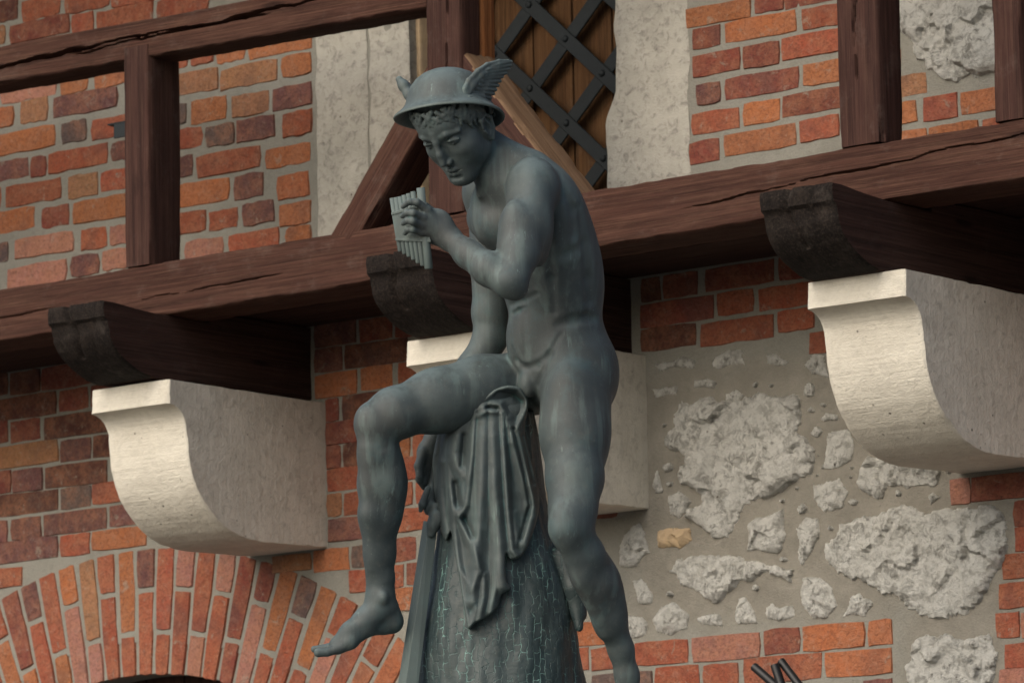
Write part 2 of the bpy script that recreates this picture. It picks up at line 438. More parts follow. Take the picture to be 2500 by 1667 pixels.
BRICKS = [
    (-2.04, -1.915, 4.851, 0.054, "kO"), (-1.894, -1.734, 4.836, 0.054, "rO"), (-1.715, -1.528, 4.827, 0.051, "rO"), (-1.516, -1.346, 4.817, 0.05, "rO"),
    (-2.056, -1.97, 4.779, 0.049, "tO"), (-1.944, -1.696, 4.772, 0.052, "dO"), (-1.683, -1.597, 4.764, 0.05, "rO"), (-1.577, -1.351, 4.756, 0.049, "rO"),
    (-1.331, -1.126, 4.754, 0.047, "rO"), (-1.193, -1.109, 4.591, 0.047, "rO"), (-1.985, -1.755, 4.59, 0.051, "pO"), (-1.304, -1.212, 4.588, 0.044, "rO"),
    (-1.732, -1.622, 4.584, 0.053, "oO"), (-1.091, -0.983, 4.581, 0.049, "oO"), (-0.964, -0.723, 4.579, 0.06, "oO"), (-1.59, -1.461, 4.578, 0.045, "oO"),
    (-1.899, -1.79, 4.524, 0.063, "tO"), (-2.04, -1.934, 4.521, 0.054, "oO"), (-1.761, -1.5, 4.518, 0.055, "mO"), (-1.305, -1.092, 4.513, 0.058, "tO"),
    (-0.837, -0.724, 4.504, 0.054, "oO"), (-1.077, -0.858, 4.503, 0.055, "tO"), (-2.072, -1.759, 4.437, 0.057, "oO"), (-1.728, -1.627, 4.435, 0.056, "gO"),
    (-1.321, -1.217, 4.427, 0.049, "gO"), (-1.602, -1.463, 4.426, 0.053, "rO"), (-1.197, -1.06, 4.42, 0.063, "oO"), (0.859, 0.948, 4.42, 0.043, "d"),
    (0.629, 0.841, 4.417, 0.047, "o"), (0.955, 1.114, 4.417, 0.045, "d"), (-1.035, -0.891, 4.415, 0.057, "tO"), (-0.873, -0.725, 4.413, 0.059, "mO"),
    (0.757, 0.987, 4.358, 0.051, "o"), (0.65, 0.736, 4.357, 0.05, "d"), (-2.04, -1.87, 4.355, 0.051, "mO"), (1.011, 1.146, 4.354, 0.051, "r"),
    (-1.784, -1.54, 4.35, 0.053, "rO"), (-1.523, -1.441, 4.349, 0.047, "mO"), (-1.336, -1.154, 4.349, 0.052, "rO"), (-1.859, -1.8, 4.348, 0.053, "dO"),
    (-1.139, -1.03, 4.34, 0.054, "gO"), (-1.014, -0.871, 4.339, 0.057, "mO"), (-0.835, -0.728, 4.332, 0.062, "rO"), (0.944, 1.143, 4.285, 0.055, "r"),
    (0.648, 0.801, 4.283, 0.054, "d"), (0.815, 0.928, 4.281, 0.056, "d"), (-2.072, -1.989, 4.275, 0.054, "rO"), (-1.966, -1.733, 4.271, 0.056, "rO"),
    (-1.322, -1.197, 4.267, 0.052, "mO"), (-1.7, -1.581, 4.265, 0.061, "tO"), (-1.565, -1.419, 4.265, 0.053, "rO"), (-1.175, -0.926, 4.256, 0.057, "rO"),
    (-0.904, -0.731, 4.243, 0.051, "oO"), (1.228, 1.32, 4.206, 0.044, "o"), (0.753, 0.99, 4.204, 0.054, "d"), (1.01, 1.14, 4.204, 0.053, "o"),
    (0.657, 0.732, 4.203, 0.05, "m"), (-2.088, -1.847, 4.196, 0.059, "oO"), (-1.814, -1.703, 4.186, 0.056, "dO"), (-1.677, -1.427, 4.184, 0.058, "oO"),
    (-1.308, -1.052, 4.179, 0.06, "oO"), (-1.029, -0.918, 4.174, 0.062, "mO"), (-0.859, -0.74, 4.152, 0.062, "oO"), (0.939, 1.138, 4.13, 0.053, "d"),
    (1.232, 1.397, 4.129, 0.05, "t"), (0.81, 0.927, 4.127, 0.054, "o"), (0.639, 0.794, 4.124, 0.052, "r"), (-1.925, -1.683, 4.105, 0.053, "pO"),
    (-2.041, -1.958, 4.104, 0.051, "gO"), (-1.651, -1.544, 4.098, 0.055, "rO"), (-1.526, -1.428, 4.097, 0.05, "pO"), (-1.323, -1.142, 4.096, 0.055, "rO"),
    (-0.996, -0.875, 4.09, 0.056, "mO"), (-1.127, -1.016, 4.088, 0.049, "rO"), (-0.851, -0.734, 4.068, 0.056, "oO"), (1.223, 1.363, 4.059, 0.051, "o"),
    (1.387, 1.489, 4.057, 0.058, "r"), (0.994, 1.115, 4.056, 0.053, "r"), (1.504, 1.656, 4.056, 0.053, "o"), (0.744, 0.978, 4.052, 0.054, "o"),
    (0.629, 0.725, 4.047, 0.054, "d"), (-1.561, -1.428, 4.025, 0.052, "pO"), (-1.692, -1.578, 4.023, 0.053, "mO"), (-1.959, -1.715, 4.019, 0.056, "pO"),
    (-1.225, -1.076, 4.014, 0.046, "pO"), (-1.05, -0.858, 4.011, 0.046, "rO"), (-0.826, -0.735, 4.005, 0.04, "oO"), (1.24, 1.39, 3.982, 0.05, "o"),
    (1.404, 1.551, 3.982, 0.049, "o"), (1.566, 1.716, 3.98, 0.049, "r"), (-0.722, -0.571, 3.703, 0.062, "m"), (-2.078, -1.961, 3.701, 0.06, "k"),
    (-0.553, -0.434, 3.698, 0.058, "d"), (-1.812, -1.562, 3.697, 0.061, "d"), (0.913, 1.035, 3.697, 0.054, "d"), (-1.945, -1.827, 3.696, 0.062, "k"),
    (0.67, 0.894, 3.696, 0.056, "d"), (-0.419, -0.328, 3.695, 0.057, "d"), (0.456, 0.516, 3.695, 0.057, "k"), (0.53, 0.641, 3.695, 0.056, "d"),
    (-0.723, -0.623, 3.631, 0.064, "m"), (-0.608, -0.377, 3.629, 0.062, "k"), (0.71, 0.824, 3.626, 0.056, "r"), (0.45, 0.693, 3.624, 0.057, "d"),
    (-1.741, -1.624, 3.623, 0.059, "d"), (-1.608, -1.45, 3.623, 0.059, "d"), (0.845, 1.032, 3.623, 0.054, "r"), (-2.028, -1.76, 3.622, 0.061, "k"),
    (-0.55, -0.434, 3.56, 0.061, "o"), (-0.409, -0.296, 3.559, 0.061, "r"), (0.45, 0.633, 3.558, 0.054, "k"), (-0.722, -0.569, 3.557, 0.061, "o"),
    (0.908, 1.02, 3.557, 0.05, "r"), (-2.078, -1.96, 3.555, 0.06, "d"), (0.651, 0.888, 3.551, 0.055, "r"), (-1.946, -1.824, 3.55, 0.059, "d"),
    (-1.804, -1.542, 3.546, 0.06, "k"), (-0.419, -0.306, 3.491, 0.058, "d"), (-0.683, -0.638, 3.486, 0.059, "d"), (-0.62, -0.436, 3.486, 0.062, "k"),
    (-2.028, -1.75, 3.477, 0.061, "t"), (-1.736, -1.614, 3.472, 0.059, "m"), (-1.601, -1.473, 3.471, 0.06, "k"), (-0.437, -0.334, 3.423, 0.058, "r"),
    (-0.681, -0.455, 3.418, 0.059, "d"), (-2.078, -1.951, 3.403, 0.06, "d"), (-1.937, -1.816, 3.399, 0.059, "m"), (-1.799, -1.548, 3.397, 0.059, "k"),
    (-0.361, -0.249, 3.354, 0.056, "r"), (-0.491, -0.374, 3.353, 0.056, "o"), (-0.682, -0.634, 3.351, 0.057, "d"), (-0.62, -0.508, 3.351, 0.06, "k"),
    (-2.051, -1.754, 3.33, 0.059, "k"), (-1.603, -1.474, 3.33, 0.056, "r"), (-1.737, -1.615, 3.329, 0.057, "g"), (-0.427, -0.319, 3.291, 0.058, "r"),
    (-0.681, -0.449, 3.285, 0.057, "r"), (-1.534, -1.411, 3.258, 0.056, "m"), (-1.807, -1.552, 3.256, 0.058, "m"), (-1.944, -1.822, 3.254, 0.059, "m"),
    (-2.079, -1.965, 3.253, 0.059, "m"), (-0.476, -0.368, 3.221, 0.056, "r"), (-0.352, -0.252, 3.22, 0.056, "r"), (-0.682, -0.629, 3.214, 0.06, "t"),
    (-0.616, -0.493, 3.212, 0.059, "r"), (-1.607, -1.39, 3.192, 0.051, "o"), (-2.028, -1.754, 3.189, 0.059, "m"), (-1.737, -1.621, 3.187, 0.058, "r"),
    (-0.425, -0.3, 3.147, 0.057, "r"), (-0.677, -0.443, 3.142, 0.057, "m"), (-2.144, -1.901, 3.113, 0.053, "r"), (-0.461, -0.358, 3.066, 0.058, "d"),
    (-0.891, -0.751, 3.062, 0.04, "t"), (-0.592, -0.479, 3.06, 0.057, "g"), (-0.736, -0.606, 3.059, 0.057, "o"), (1.497, 1.69, 3.058, 0.058, "d"),
    (1.431, 1.489, 3.057, 0.057, "p"), (1.7, 1.804, 3.054, 0.056, "r"), (-0.389, -0.278, 2.995, 0.056, "d"), (-0.497, -0.404, 2.993, 0.057, "r"),
    (-0.602, -0.51, 2.991, 0.055, "r"), (1.622, 1.688, 2.986, 0.058, "d"), (1.699, 1.845, 2.982, 0.056, "r"), (-0.464, -0.322, 2.927, 0.056, "o"),
    (1.623, 1.733, 2.921, 0.055, "r"), (1.581, 1.726, 2.853, 0.057, "r"), (1.739, 1.839, 2.848, 0.056, "d"), (0.202, 0.362, 2.782, 0.056, "o"),
    (1.568, 1.705, 2.78, 0.057, "r"), (-0.005, 0.182, 2.778, 0.056, "r"), (0.833, 0.945, 2.717, 0.059, "d"), (1.166, 1.236, 2.717, 0.058, "o"),
    (0.061, 0.245, 2.716, 0.056, "r"), (0.96, 1.15, 2.716, 0.059, "o"), (0.403, 0.582, 2.715, 0.056, "r"), (0.599, 0.815, 2.713, 0.06, "p"),
    (0.259, 0.383, 2.712, 0.054, "r"), (1.557, 1.623, 2.706, 0.057, "r"), (1.632, 1.789, 2.702, 0.056, "p"), (0.765, 1.012, 2.646, 0.062, "r"),
    (0.472, 0.615, 2.643, 0.057, "r"), (1.028, 1.232, 2.643, 0.059, "o"), (0.634, 0.744, 2.641, 0.054, "r"), (0.258, 0.455, 2.64, 0.054, "g"),
    (1.581, 1.721, 2.628, 0.056, "r"), (1.146, 1.23, 2.567, 0.053, "m"), (1.562, 1.67, 2.567, 0.056, "p"), (0.946, 1.127, 2.563, 0.053, "r"),
    (1.681, 1.827, 2.563, 0.055, "r"), (0.288, 0.482, 2.561, 0.055, "r"), (0.502, 0.685, 2.561, 0.055, "r"), (0.704, 0.927, 2.561, 0.054, "r")]
STONES = [
    [(0.562, 3.379), (0.672, 3.38), (0.747, 3.366), (0.821, 3.379), (0.895, 3.369), (0.961, 3.356), (0.97, 3.307), (0.965, 3.271), (1.0, 3.232), (1.017, 3.189), (0.997, 3.143), (0.931, 3.125), (0.886, 3.099), (0.834, 3.086), (0.782, 3.079), (0.766, 3.044), (0.728, 2.999), (0.676, 3.01), (0.632, 3.038), (0.587, 3.06), (0.588, 3.09), (0.634, 3.104), (0.619, 3.13), (0.575, 3.146), (0.564, 3.184), (0.584, 3.224), (0.517, 3.274), (0.522, 3.304), (0.549, 3.319)],
    [(1.09, 3.004), (1.137, 3.023), (1.237, 3.032), (1.314, 3.037), (1.369, 3.014), (1.453, 3.018), (1.542, 3.016), (1.59, 3.0), (1.608, 2.958), (1.603, 2.907), (1.569, 2.841), (1.534, 2.798), (1.512, 2.771), (1.456, 2.74), (1.4, 2.733), (1.345, 2.743), (1.297, 2.77), (1.263, 2.801), (1.201, 2.83), (1.131, 2.853), (1.06, 2.882), (1.033, 2.926), (1.038, 2.961), (1.074, 2.975)],
    [(1.156, 3.157), (1.178, 3.176), (1.249, 3.172), (1.319, 3.159), (1.395, 3.14), (1.404, 3.087), (1.379, 3.072), (1.323, 3.071), (1.288, 3.092), (1.246, 3.09), (1.224, 3.062), (1.181, 3.072), (1.147, 3.105)],
    [(1.059, 3.25), (1.116, 3.253), (1.137, 3.224), (1.124, 3.166), (1.084, 3.149), (1.03, 3.157), (1.043, 3.204)],
    [(0.996, 3.119), (1.083, 3.123), (1.114, 3.09), (1.095, 3.051), (1.037, 3.035), (1.002, 3.077)],
    [(0.788, 3.03), (0.818, 3.051), (0.907, 3.059), (0.905, 3.014), (0.915, 2.971), (0.881, 2.947), (0.786, 2.964)],
    [(0.945, 3.004), (0.979, 3.031), (1.015, 3.022), (1.017, 2.98), (0.99, 2.941), (0.967, 2.902), (0.953, 2.926)],
    [(0.488, 2.916), (0.538, 2.937), (0.546, 2.96), (0.615, 2.976), (0.689, 2.966), (0.771, 2.948), (0.858, 2.916), (0.938, 2.898), (0.922, 2.867), (0.85, 2.887), (0.776, 2.881), (0.746, 2.866), (0.685, 2.831), (0.634, 2.85), (0.582, 2.885), (0.56, 2.905)],
    [(0.488, 3.044), (0.541, 3.04), (0.594, 3.041), (0.608, 3.003), (0.57, 2.986), (0.487, 2.993)],
    [(0.357, 3.013), (0.396, 3.058), (0.435, 3.067), (0.463, 2.985), (0.409, 2.947), (0.363, 2.957)],
    [(0.4, 2.917), (0.431, 2.921), (0.475, 2.869), (0.467, 2.845), (0.421, 2.852)],
    [(0.47, 2.802), (0.497, 2.837), (0.543, 2.845), (0.587, 2.806), (0.579, 2.77), (0.533, 2.755), (0.48, 2.765)],
    [(0.609, 2.798), (0.655, 2.807), (0.692, 2.804), (0.702, 2.767), (0.624, 2.779)],
    [(0.737, 2.782), (0.752, 2.841), (0.775, 2.845), (0.803, 2.801), (0.82, 2.764), (0.743, 2.77)],
    [(0.84, 2.811), (0.863, 2.83), (0.88, 2.804), (0.928, 2.81), (0.938, 2.779), (0.875, 2.769), (0.843, 2.775)],
    [(0.947, 2.85), (0.966, 2.878), (1.017, 2.88), (1.059, 2.841), (1.064, 2.793), (1.035, 2.769), (0.981, 2.77), (0.953, 2.814)],
    [(1.085, 2.768), (1.108, 2.814), (1.137, 2.826), (1.182, 2.79), (1.149, 2.76)],
    [(1.274, 2.62), (1.294, 2.677), (1.343, 2.697), (1.44, 2.692), (1.529, 2.689), (1.554, 2.63), (1.538, 2.563), (1.502, 2.525), (1.365, 2.528), (1.276, 2.562)],
    [(0.489, 3.488), (0.547, 3.491), (0.585, 3.502), (0.634, 3.482), (0.622, 3.465), (0.508, 3.471)],
    [(0.671, 3.468), (0.706, 3.498), (0.788, 3.498), (0.794, 3.455), (0.712, 3.455)],
    [(0.861, 3.469), (0.899, 3.477), (0.942, 3.448), (0.919, 3.435), (0.868, 3.447)],
    [(0.982, 3.438), (1.015, 3.464), (1.051, 3.454), (1.064, 3.393), (1.006, 3.402)],
    [(0.484, 3.424), (0.537, 3.422), (0.575, 3.427), (0.563, 3.398), (0.498, 3.398)],
    [(0.621, 3.434), (0.666, 3.438), (0.703, 3.419), (0.695, 3.402), (0.628, 3.412)],
    [(0.725, 3.387), (0.762, 3.395), (0.788, 3.374), (0.761, 3.355), (0.724, 3.365)],
    [(1.031, 3.289), (1.046, 3.305), (1.085, 3.295), (1.088, 3.277), (1.045, 3.278)],
    [(0.472, 3.162), (0.493, 3.215), (0.514, 3.139), (0.487, 3.139)],
    [(0.525, 3.132), (0.567, 3.141), (0.604, 3.107), (0.565, 3.062), (0.535, 3.083)],
    [(0.363, 2.829), (0.428, 2.818), (0.45, 2.792), (0.442, 2.762), (0.373, 2.761)],
    [(1.361, 3.056), (1.378, 3.066), (1.402, 3.049), (1.37, 3.029)],
    [(1.314, 4.395), (1.304, 4.302), (1.348, 4.261), (1.366, 4.209), (1.397, 4.171), (1.423, 4.156), (1.441, 4.125), (1.48, 4.114), (1.531, 4.118), (1.652, 4.108), (1.662, 4.339)]]

for (x0, x1, z, h, code) in BRICKS:
    old = code.endswith('O')
    put_brick(x0 - .005, x1 + .005, z, h + (.014 if old else .011), code[0], (.34 if old else .15), wall, n=18 if old else 14)

# bricks that the statue and timbers hide, and a margin beyond the frame: rows carried on, as one part
def infill():
    rnd = random.Random(3)
    rects = [(a, b, z - h / 2, z + h / 2) for a, b, z, h, _ in BRICKS]
    stones = [(min(p[0] for p in s), max(p[0] for p in s), min(p[1] for p in s), max(p[1] for p in s)) for s in STONES]
    Vs, Fs = [], []
    for (rx0, rx1, rz0, rz1, p, ox) in [(-3.0, .05, 3.50, 3.70, .0737, 0), (-.70, 1.45, 2.42, 3.50, .0737, .08), (-3.0, -2.0, 3.10, 5.3, .0737, .1),
                                        (-2.0, -.74, 4.85, 5.3, .078, 0), (.63, 3.0, 4.42, 5.3, .0757, .1), (1.62, 3.0, 2.42, 4.4, .0737, .05),
                                        (-1.99, -.72, 3.75, 3.90, .08, 0)]:
        z = rz0 + p / 2; r = 0
        while z < rz1:
            x = rx0 - (.13 if r % 2 else 0) + ox; k = r
            while x < rx1:
                w = .238 if k % 2 else .112
                x0, x1 = x, x + w
                x += w + .012; k += 1
                hit = any(x0 < b + .008 and x1 > a - .008 and z - p / 2 + .006 < d and z + p / 2 - .006 > c for a, b, c, d in rects)
                hit = hit or any(x0 < b and x1 > a and z - .02 < d and z + .02 > c for a, b, c, d in stones)
                hit = hit or (x1 > -.73 and x0 < .66 and z > 3.75) or math.hypot((x0 + x1) / 2 - AXC, z - AZC) < AR1 + .07
                hit = hit or (.44 < x1 and x0 < 1.56 and z < 3.44 and z > 2.80) or (x0 > 1.28 and x1 < 1.62 and z < 2.85)
                if hit: continue
                V, F = brick_mesh(w, p - .012, .35, rnd)
                q = len(Vs)
                Vs += [(v[0] + (x0 + x1) / 2, v[1], v[2] + z) for v in V]; Fs += [tuple(i + q for i in f) for f in F]
            z += p; r += 1
    o = mesh_ob('brick', Vs, Fs, M_BRICK, wall, False, (.27, .085, .05))
    o['kind'] = 'stuff'
infill()

# the rubble stones set in the wall
SR = random.Random(9)
def stone_ob(poly, parent, mat, bulge):
    P = np.array(poly); c = P.mean(0)
    # resample the outline and roughen it
    pts = []
    n = len(P)
    size = np.ptp(P, 0).max()
    step = max(.006, size / 46)
    for i in range(n):
        a, b = P[i], P[(i + 1) % n]
        m = max(1, int(np.linalg.norm(b - a) / step))
        for k in range(m): pts.append(a + (b - a) * k / m)
    R = np.array(pts)
    off = np.stack([fbm(np.c_[R * 34, R[:, :1] * 0 + 3], 4), fbm(np.c_[R * 34, R[:, :1] * 0 + 9], 4)], -1)
    R = R + off * min(.010, size * .05)
    from mathutils.geometry import delaunay_2d_cdt
    sp = max(.0045, min(.009, size / 40))
    m = len(R)
    lo, hi = R.min(0), R.max(0)
    gx, gz = np.meshgrid(np.arange(lo[0], hi[0], sp), np.arange(lo[1], hi[1], sp))
    Q = np.stack([gx.ravel(), gz.ravel()], -1)
    Q = Q + _rng.uniform(-.3, .3, Q.shape) * sp
    # inside test and distance to the outline
    x1, z1 = R[:, 0], R[:, 1]; x2, z2 = np.roll(x1, -1), np.roll(z1, -1)
    ins = np.zeros(len(Q), bool)
    for i in range(m):
        cr = (z1[i] > Q[:, 1]) != (z2[i] > Q[:, 1])
        xi = x1[i] + (Q[:, 1] - z1[i]) / (z2[i] - z1[i] if z2[i] != z1[i] else 1e-9) * (x2[i] - x1[i])
        ins ^= cr & (Q[:, 0] < xi)
    Q = Q[ins]
    D = np.sqrt(((Q[:, None] - R[None]) ** 2).sum(-1)).min(1)
    Q = Q[D > sp * .45]; D = D[D > sp * .45]
    allp = np.concatenate([R, Q])
    res = delaunay_2d_cdt([Vector((float(p[0]), float(p[1]))) for p in allp], [], [list(range(m))], 1, 1e-7)
    W = np.array([(p.x, p.y) for p in res[0]])
    Dw = np.sqrt(((W[:, None] - R[None]) ** 2).sum(-1)).min(1)
    t = np.clip(Dw / min(.022, size * .22), 0, 1)
    hgt = bulge * np.sqrt(t * (2 - t))
    o_ = c[0] * 9
    big = fbm(np.c_[W * 9, W[:, :1] * 0 + o_], 2)
    # broken faces: the higher of several tilted planes, laid over a warped field
    Wd = W + .012 * np.stack([fbm(np.c_[W * 16, W[:, :1] * 0 + 1], 3), fbm(np.c_[W * 16, W[:, :1] * 0 + 6], 3)], -1)
    rr = np.random.default_rng(int(abs(c[0]) * 1e4) + 3)
    nf_ = max(5, int(size * 70))
    fc = rr.uniform(Wd.min(0), Wd.max(0), (nf_, 2)); fg = rr.normal(0, .42, (nf_, 2)); fh = rr.uniform(-.5, .5, nf_)
    dd = ((Wd[:, None] - fc[None]) ** 2).sum(-1); ix = dd.argmin(1)
    fac = fh[ix] * .5 * bulge + ((Wd - fc[ix]) * fg[ix]).sum(1)
    fine = fbm(np.c_[W * 44, W[:, :1] * 0 + 8], 4)
    pit = np.maximum(0, fbm(np.c_[W * 60, W[:, :1] * 0 + 7], 3) - .40)
    y = (.010 if size > .2 else .006) - hgt - t * (big * .45 * bulge + np.clip(fac, -.6 * bulge, .8 * bulge) * .8 + fine * .0016) + t * pit * .008
    y = np.where(t > .25, np.minimum(y, -.003 - .3 * bulge * t), y)
    V = [(W[i, 0] - c[0], y[i], W[i, 1] - c[1]) for i in range(len(W))]
    F = [tuple(f) for f in res[2]]
    o = mesh_ob('stone', V, F, mat, parent, False)
    o.location = (c[0], 0, c[1])
    recalc(o)
    me = o.data
    if sum(p.normal.y for p in me.polygons) > 0: me.flip_normals()
    return o
M_TANSTONE = mat_limestone('ochre_stone', (.44, .33, .2), (.40, .30, .2), (.2, .14, .08), pits=.4)
for i, s in enumerate(STONES):
    P = np.array(s); size = np.ptp(P, 0).max()
    stone_ob(s, wall, M_TANSTONE if i == 8 else M_RUBBLE, min(.026, .010 + size * .07))

def pebbles():
    rnd = random.Random(17)
    boxes_ = [(a, b, z - h / 2, z + h / 2) for a, b, z, h, _ in BRICKS]
    lines = []
    for q in STONES:
        Q = np.array(q); nx = np.roll(Q, -1, 0)
        lines.append((Q, np.concatenate([Q + (nx - Q) * t for t in (0, .25, .5, .75)])))
    def blocked(x, z, r):
        for Q, D in lines:
            if np.hypot(D[:, 0] - x, D[:, 1] - z).min() < r + .007: return True
            ins = False
            for i in range(len(Q)):
                (ax_, az_), (bx_, bz_) = Q[i], Q[(i + 1) % len(Q)]
                if (az_ > z) != (bz_ > z) and x < ax_ + (z - az_) / (bz_ - az_) * (bx_ - ax_): ins = not ins
            if ins: return True
        return False
    got = 0
    for _ in range(2500):
        x, z = rnd.uniform(.50, 1.56), rnd.uniform(2.83, 3.42)
        r = rnd.choice((.009, .011, .014, .018, .023))
        if any(x - r - .006 < b and x + r + .006 > a and z - r - .006 < d and z + r + .006 > c for a, b, c, d in boxes_): continue
        if blocked(x, z, r): continue
        n = rnd.randint(6, 9); st = rnd.uniform(.6, 1.0)
        P = [(x + math.cos(2 * math.pi * k / n) * r * rnd.uniform(.7, 1.1), z + math.sin(2 * math.pi * k / n) * r * st * rnd.uniform(.7, 1.1)) for k in range(n)]
        stone_ob(P, wall, M_RUBBLE, .013 + r * .15); boxes_.append((x - r, x + r, z - r, z + r)); got += 1
        if got >= 60: break
pebbles()

# ------------------------------------------------------------------ the brick arch over the opening below
arch = tag(empty('brick_arch', (AXC, 0, AZC)), 'segmental arch of upright bricks below the leftmost stone corbel', 'arch')
AB = random.Random(21)
pitch = .0490
a0 = math.asin((-1.349 - AXC) / AR1)
codes_out = {0: 'r', -1: 'm', -2: 'o', -3: 'r', -4: 't', -5: 'o', -6: 'r', -7: 'm', -8: 'd', 1: 'p', 2: 'r', 3: 'p', 4: 'd', 5: 'd', 6: 'o', 7: 'g', 8: 'o', 9: 'r', 10: 'r'}
for k in range(-22, 26):
    am = a0 + (k + .5) * pitch
    splits = [(AR0, AR0 + .118), (AR0 + .130, AR1 - .006)] if k % 2 == 0 else [(AR0, AR0 + .243), (AR0 + .255, AR1 - .006)]
    for j, (r0, r1) in enumerate(splits):
        rm = (r0 + r1) / 2
        code = codes_out.get(k, AB.choice('rrodr')) if j else AB.choice('rrropdr')
        w = pitch * rm - .010
        V, F = brick_mesh(w, r1 - r0, .16, AB)
        taper = pitch * (r1 - r0) / 2 / w
        V = [(x * (1 + taper * 2 * z / (r1 - r0)), y, z) for x, y, z in V]
        o = mesh_ob('brick', V, F, M_BRICK, arch, False, brick_color(code, AB))
        o.location = (math.sin(am) * rm, AB.uniform(-.0015, .0015), math.cos(am) * rm)
        o.rotation_euler = (0, am, 0)
# mortar bed between the arch bricks and the soffit
V, F = [], []
n = 60
for i in range(n + 1):
    a = -1.15 + 2.3 * i / n
    for r, y in ((AR1 + .03, .0025), (AR0 + .004, .0025), (AR0 + .004, .30)):
        V.append((math.sin(a) * r, y, math.cos(a) * r))
for i in range(n):
    for j in (0, 1): F.append((i * 3 + j, i * 3 + 3 + j, i * 3 + 4 + j, i * 3 + 1 + j))
mesh_ob('mortar_bed', V, F, M_MORTAR, arch)
gate = tag(empty('plank_door', (AXC, .12, 0)), 'dark plank door under the brick arch', 'door')
for i in range(17):
    x = -1.30 + i * .152
    V, F = box(x, x + .146, 0, .04, 0.0, 2.85)
    o = mesh_ob('plank', [(v[2], v[0], v[1]) for v in V], F, M_DARKWOOD, gate)
    o.matrix_local = Matrix(((0, 1, 0, 0), (0, 0, 1, 0), (1, 0, 0, 0), (0, 0, 0, 1)))

# ------------------------------------------------------------------ timbers
def timber(name, p0, axis, up, length, h, d, mat, parent, cracks=(), wob=.003, seed=0, res=.012, chip=.0, nf=30, label=None):
    """A squared timber: its local X runs along it, local Y across the front face, local Z out of the front face.
    p0 is the lower front corner line's start, 'axis' the long direction, 'up' the direction across the front."""
    ax = Vector(axis).normalized(); u = Vector(up).normalized(); w = ax.cross(u)
    n = max(2, int(length / res))
    sec = []
    r = .006
    for i in range(nf + 1): sec.append((h * i / nf, 0.0, 1))
    for i in range(1, 7): sec.append((h, -d * i / 7, 0))
    for i in range(0, 7): sec.append((h - h * i / 7, -d, 0))
    for i in range(0, 7): sec.append((0, -d + d * i / 7, 0))
    m = len(sec)
    S = np.linspace(0, length, n + 1)
    T = np.array([s[0] for s in sec]); W = np.array([s[1] for s in sec]); FR = np.array([s[2] for s in sec])
    SS, TT = np.meshgrid(S, T, indexing='ij'); _, WW = np.meshgrid(S, W, indexing='ij'); _, FF = np.meshgrid(S, FR, indexing='ij')
    P = np.stack([SS * 2.2, TT * 9 + seed * 7.7, WW * 9], -1)
    disp = fbm(P, 4) * wob
    # rounded, slightly worn arrises
    edge = np.minimum(np.minimum(TT, h - TT) + 0, 1)
    eW = np.minimum(-WW, d + WW)
    arris = np.maximum(0, r - np.maximum(0, np.minimum(np.maximum(edge, 0), 1) + eW)) 
    wear = .5 + 1.2 * np.maximum(0, fbm(np.stack([SS * 9, TT * 3 + seed, WW * 3], -1), 3)) + chip * np.maximum(0, fbm(np.stack([SS * 30, TT * 2 + seed, WW * 2 + 4], -1), 2))
    WW2 = WW + disp * FF - arris * wear * FF
    TT2 = TT + disp * (1 - FF) * np.sign(TT - h / 2) - arris * wear * np.sign(TT - h / 2) * .7
    for cr in cracks:      # (list of (s, t) points, depth, width)
        pts, dep, wid = cr
        px = np.array([q[0] for q in pts]); py = np.array([q[1] for q in pts])
        tc = np.interp(SS, px, py) + .004 * fbm(np.stack([SS * 14, SS * 0, SS * 0 + seed], -1), 3)
        inside = (SS > px[0]) & (SS < px[-1])
        ends = np.clip(np.minimum(SS - px[0], px[-1] - SS) / .12, 0, 1)
        wv = .35 + .9 * np.clip(.5 + .8 * fbm(np.stack([SS * 6, SS * 0 + 3, SS * 0 + seed], -1), 3), 0, 1)
        g = np.clip(1 - np.abs(TT - tc) / (wid * wv * (0.35 + .65 * ends)), 0, 1)
        WW2 -= FF * inside * dep * np.sqrt(ends) * np.sqrt(g)
    V = np.stack([SS, TT2, WW2], -1).reshape(-1, 3)
    I = np.arange((n + 1) * m).reshape(n + 1, m)
    J = np.roll(I, -1, axis=1)
    F = np.stack([I[:-1], I[1:], J[1:], J[:-1]], -1).reshape(-1, 4)
    F = [tuple(f) for f in F] + [tuple(I[0][::-1]), tuple(I[-1])]
    o = mesh_ob(name, V, F, mat, parent, True)
    o.matrix_local = Matrix(((ax.x, u.x, w.x, p0[0]), (ax.y, u.y, w.y, p0[1]), (ax.z, u.z, w.z, p0[2]), (0, 0, 0, 1)))
    recalc(o)
    for p in o.data.polygons:
        if len(p.vertices) > 4: p.use_smooth = False
    try: o.data.set_sharp_from_angle(angle=math.radians(50))
    except Exception: pass
    if label: o['label'] = label
    return o

gal = tag(empty('timber_gallery', (0, 0, 0)), 'dark timber gallery frame of beams, posts and braces fixed to the brick wall', 'timber frame')
FY = -.60
X1 = (1, 0, 0); Z1 = (0, 0, 1)
# the long sill beam
timber('beam', (-2.9, FY, 3.70), X1, Z1, 5.9, .150, .17, M_BEAM, gal, wob=.0035, seed=1, nf=60, chip=.8,
       cracks=[([(3.95, .062), (4.25, .080), (4.55, .092), (4.8, .105), (5.2, .118)], .02, .0030),
               ([(2.05, .050), (2.3, .06), (2.6, .064)], .012, .0028),
               ([(0.9, .078), (1.4, .066), (1.75, .072)], .010, .0026)])
# floor boards over the brackets
yb = -.43
for i in range(3):
    w = .1405
    timber('floor_board', (-2.9, yb + i * (w + .0025), 3.768), X1, (0, 1, 0), 5.9, w, .035, M_DARKWOOD, gal, wob=.002, seed=30 + i, res=.05, nf=4)
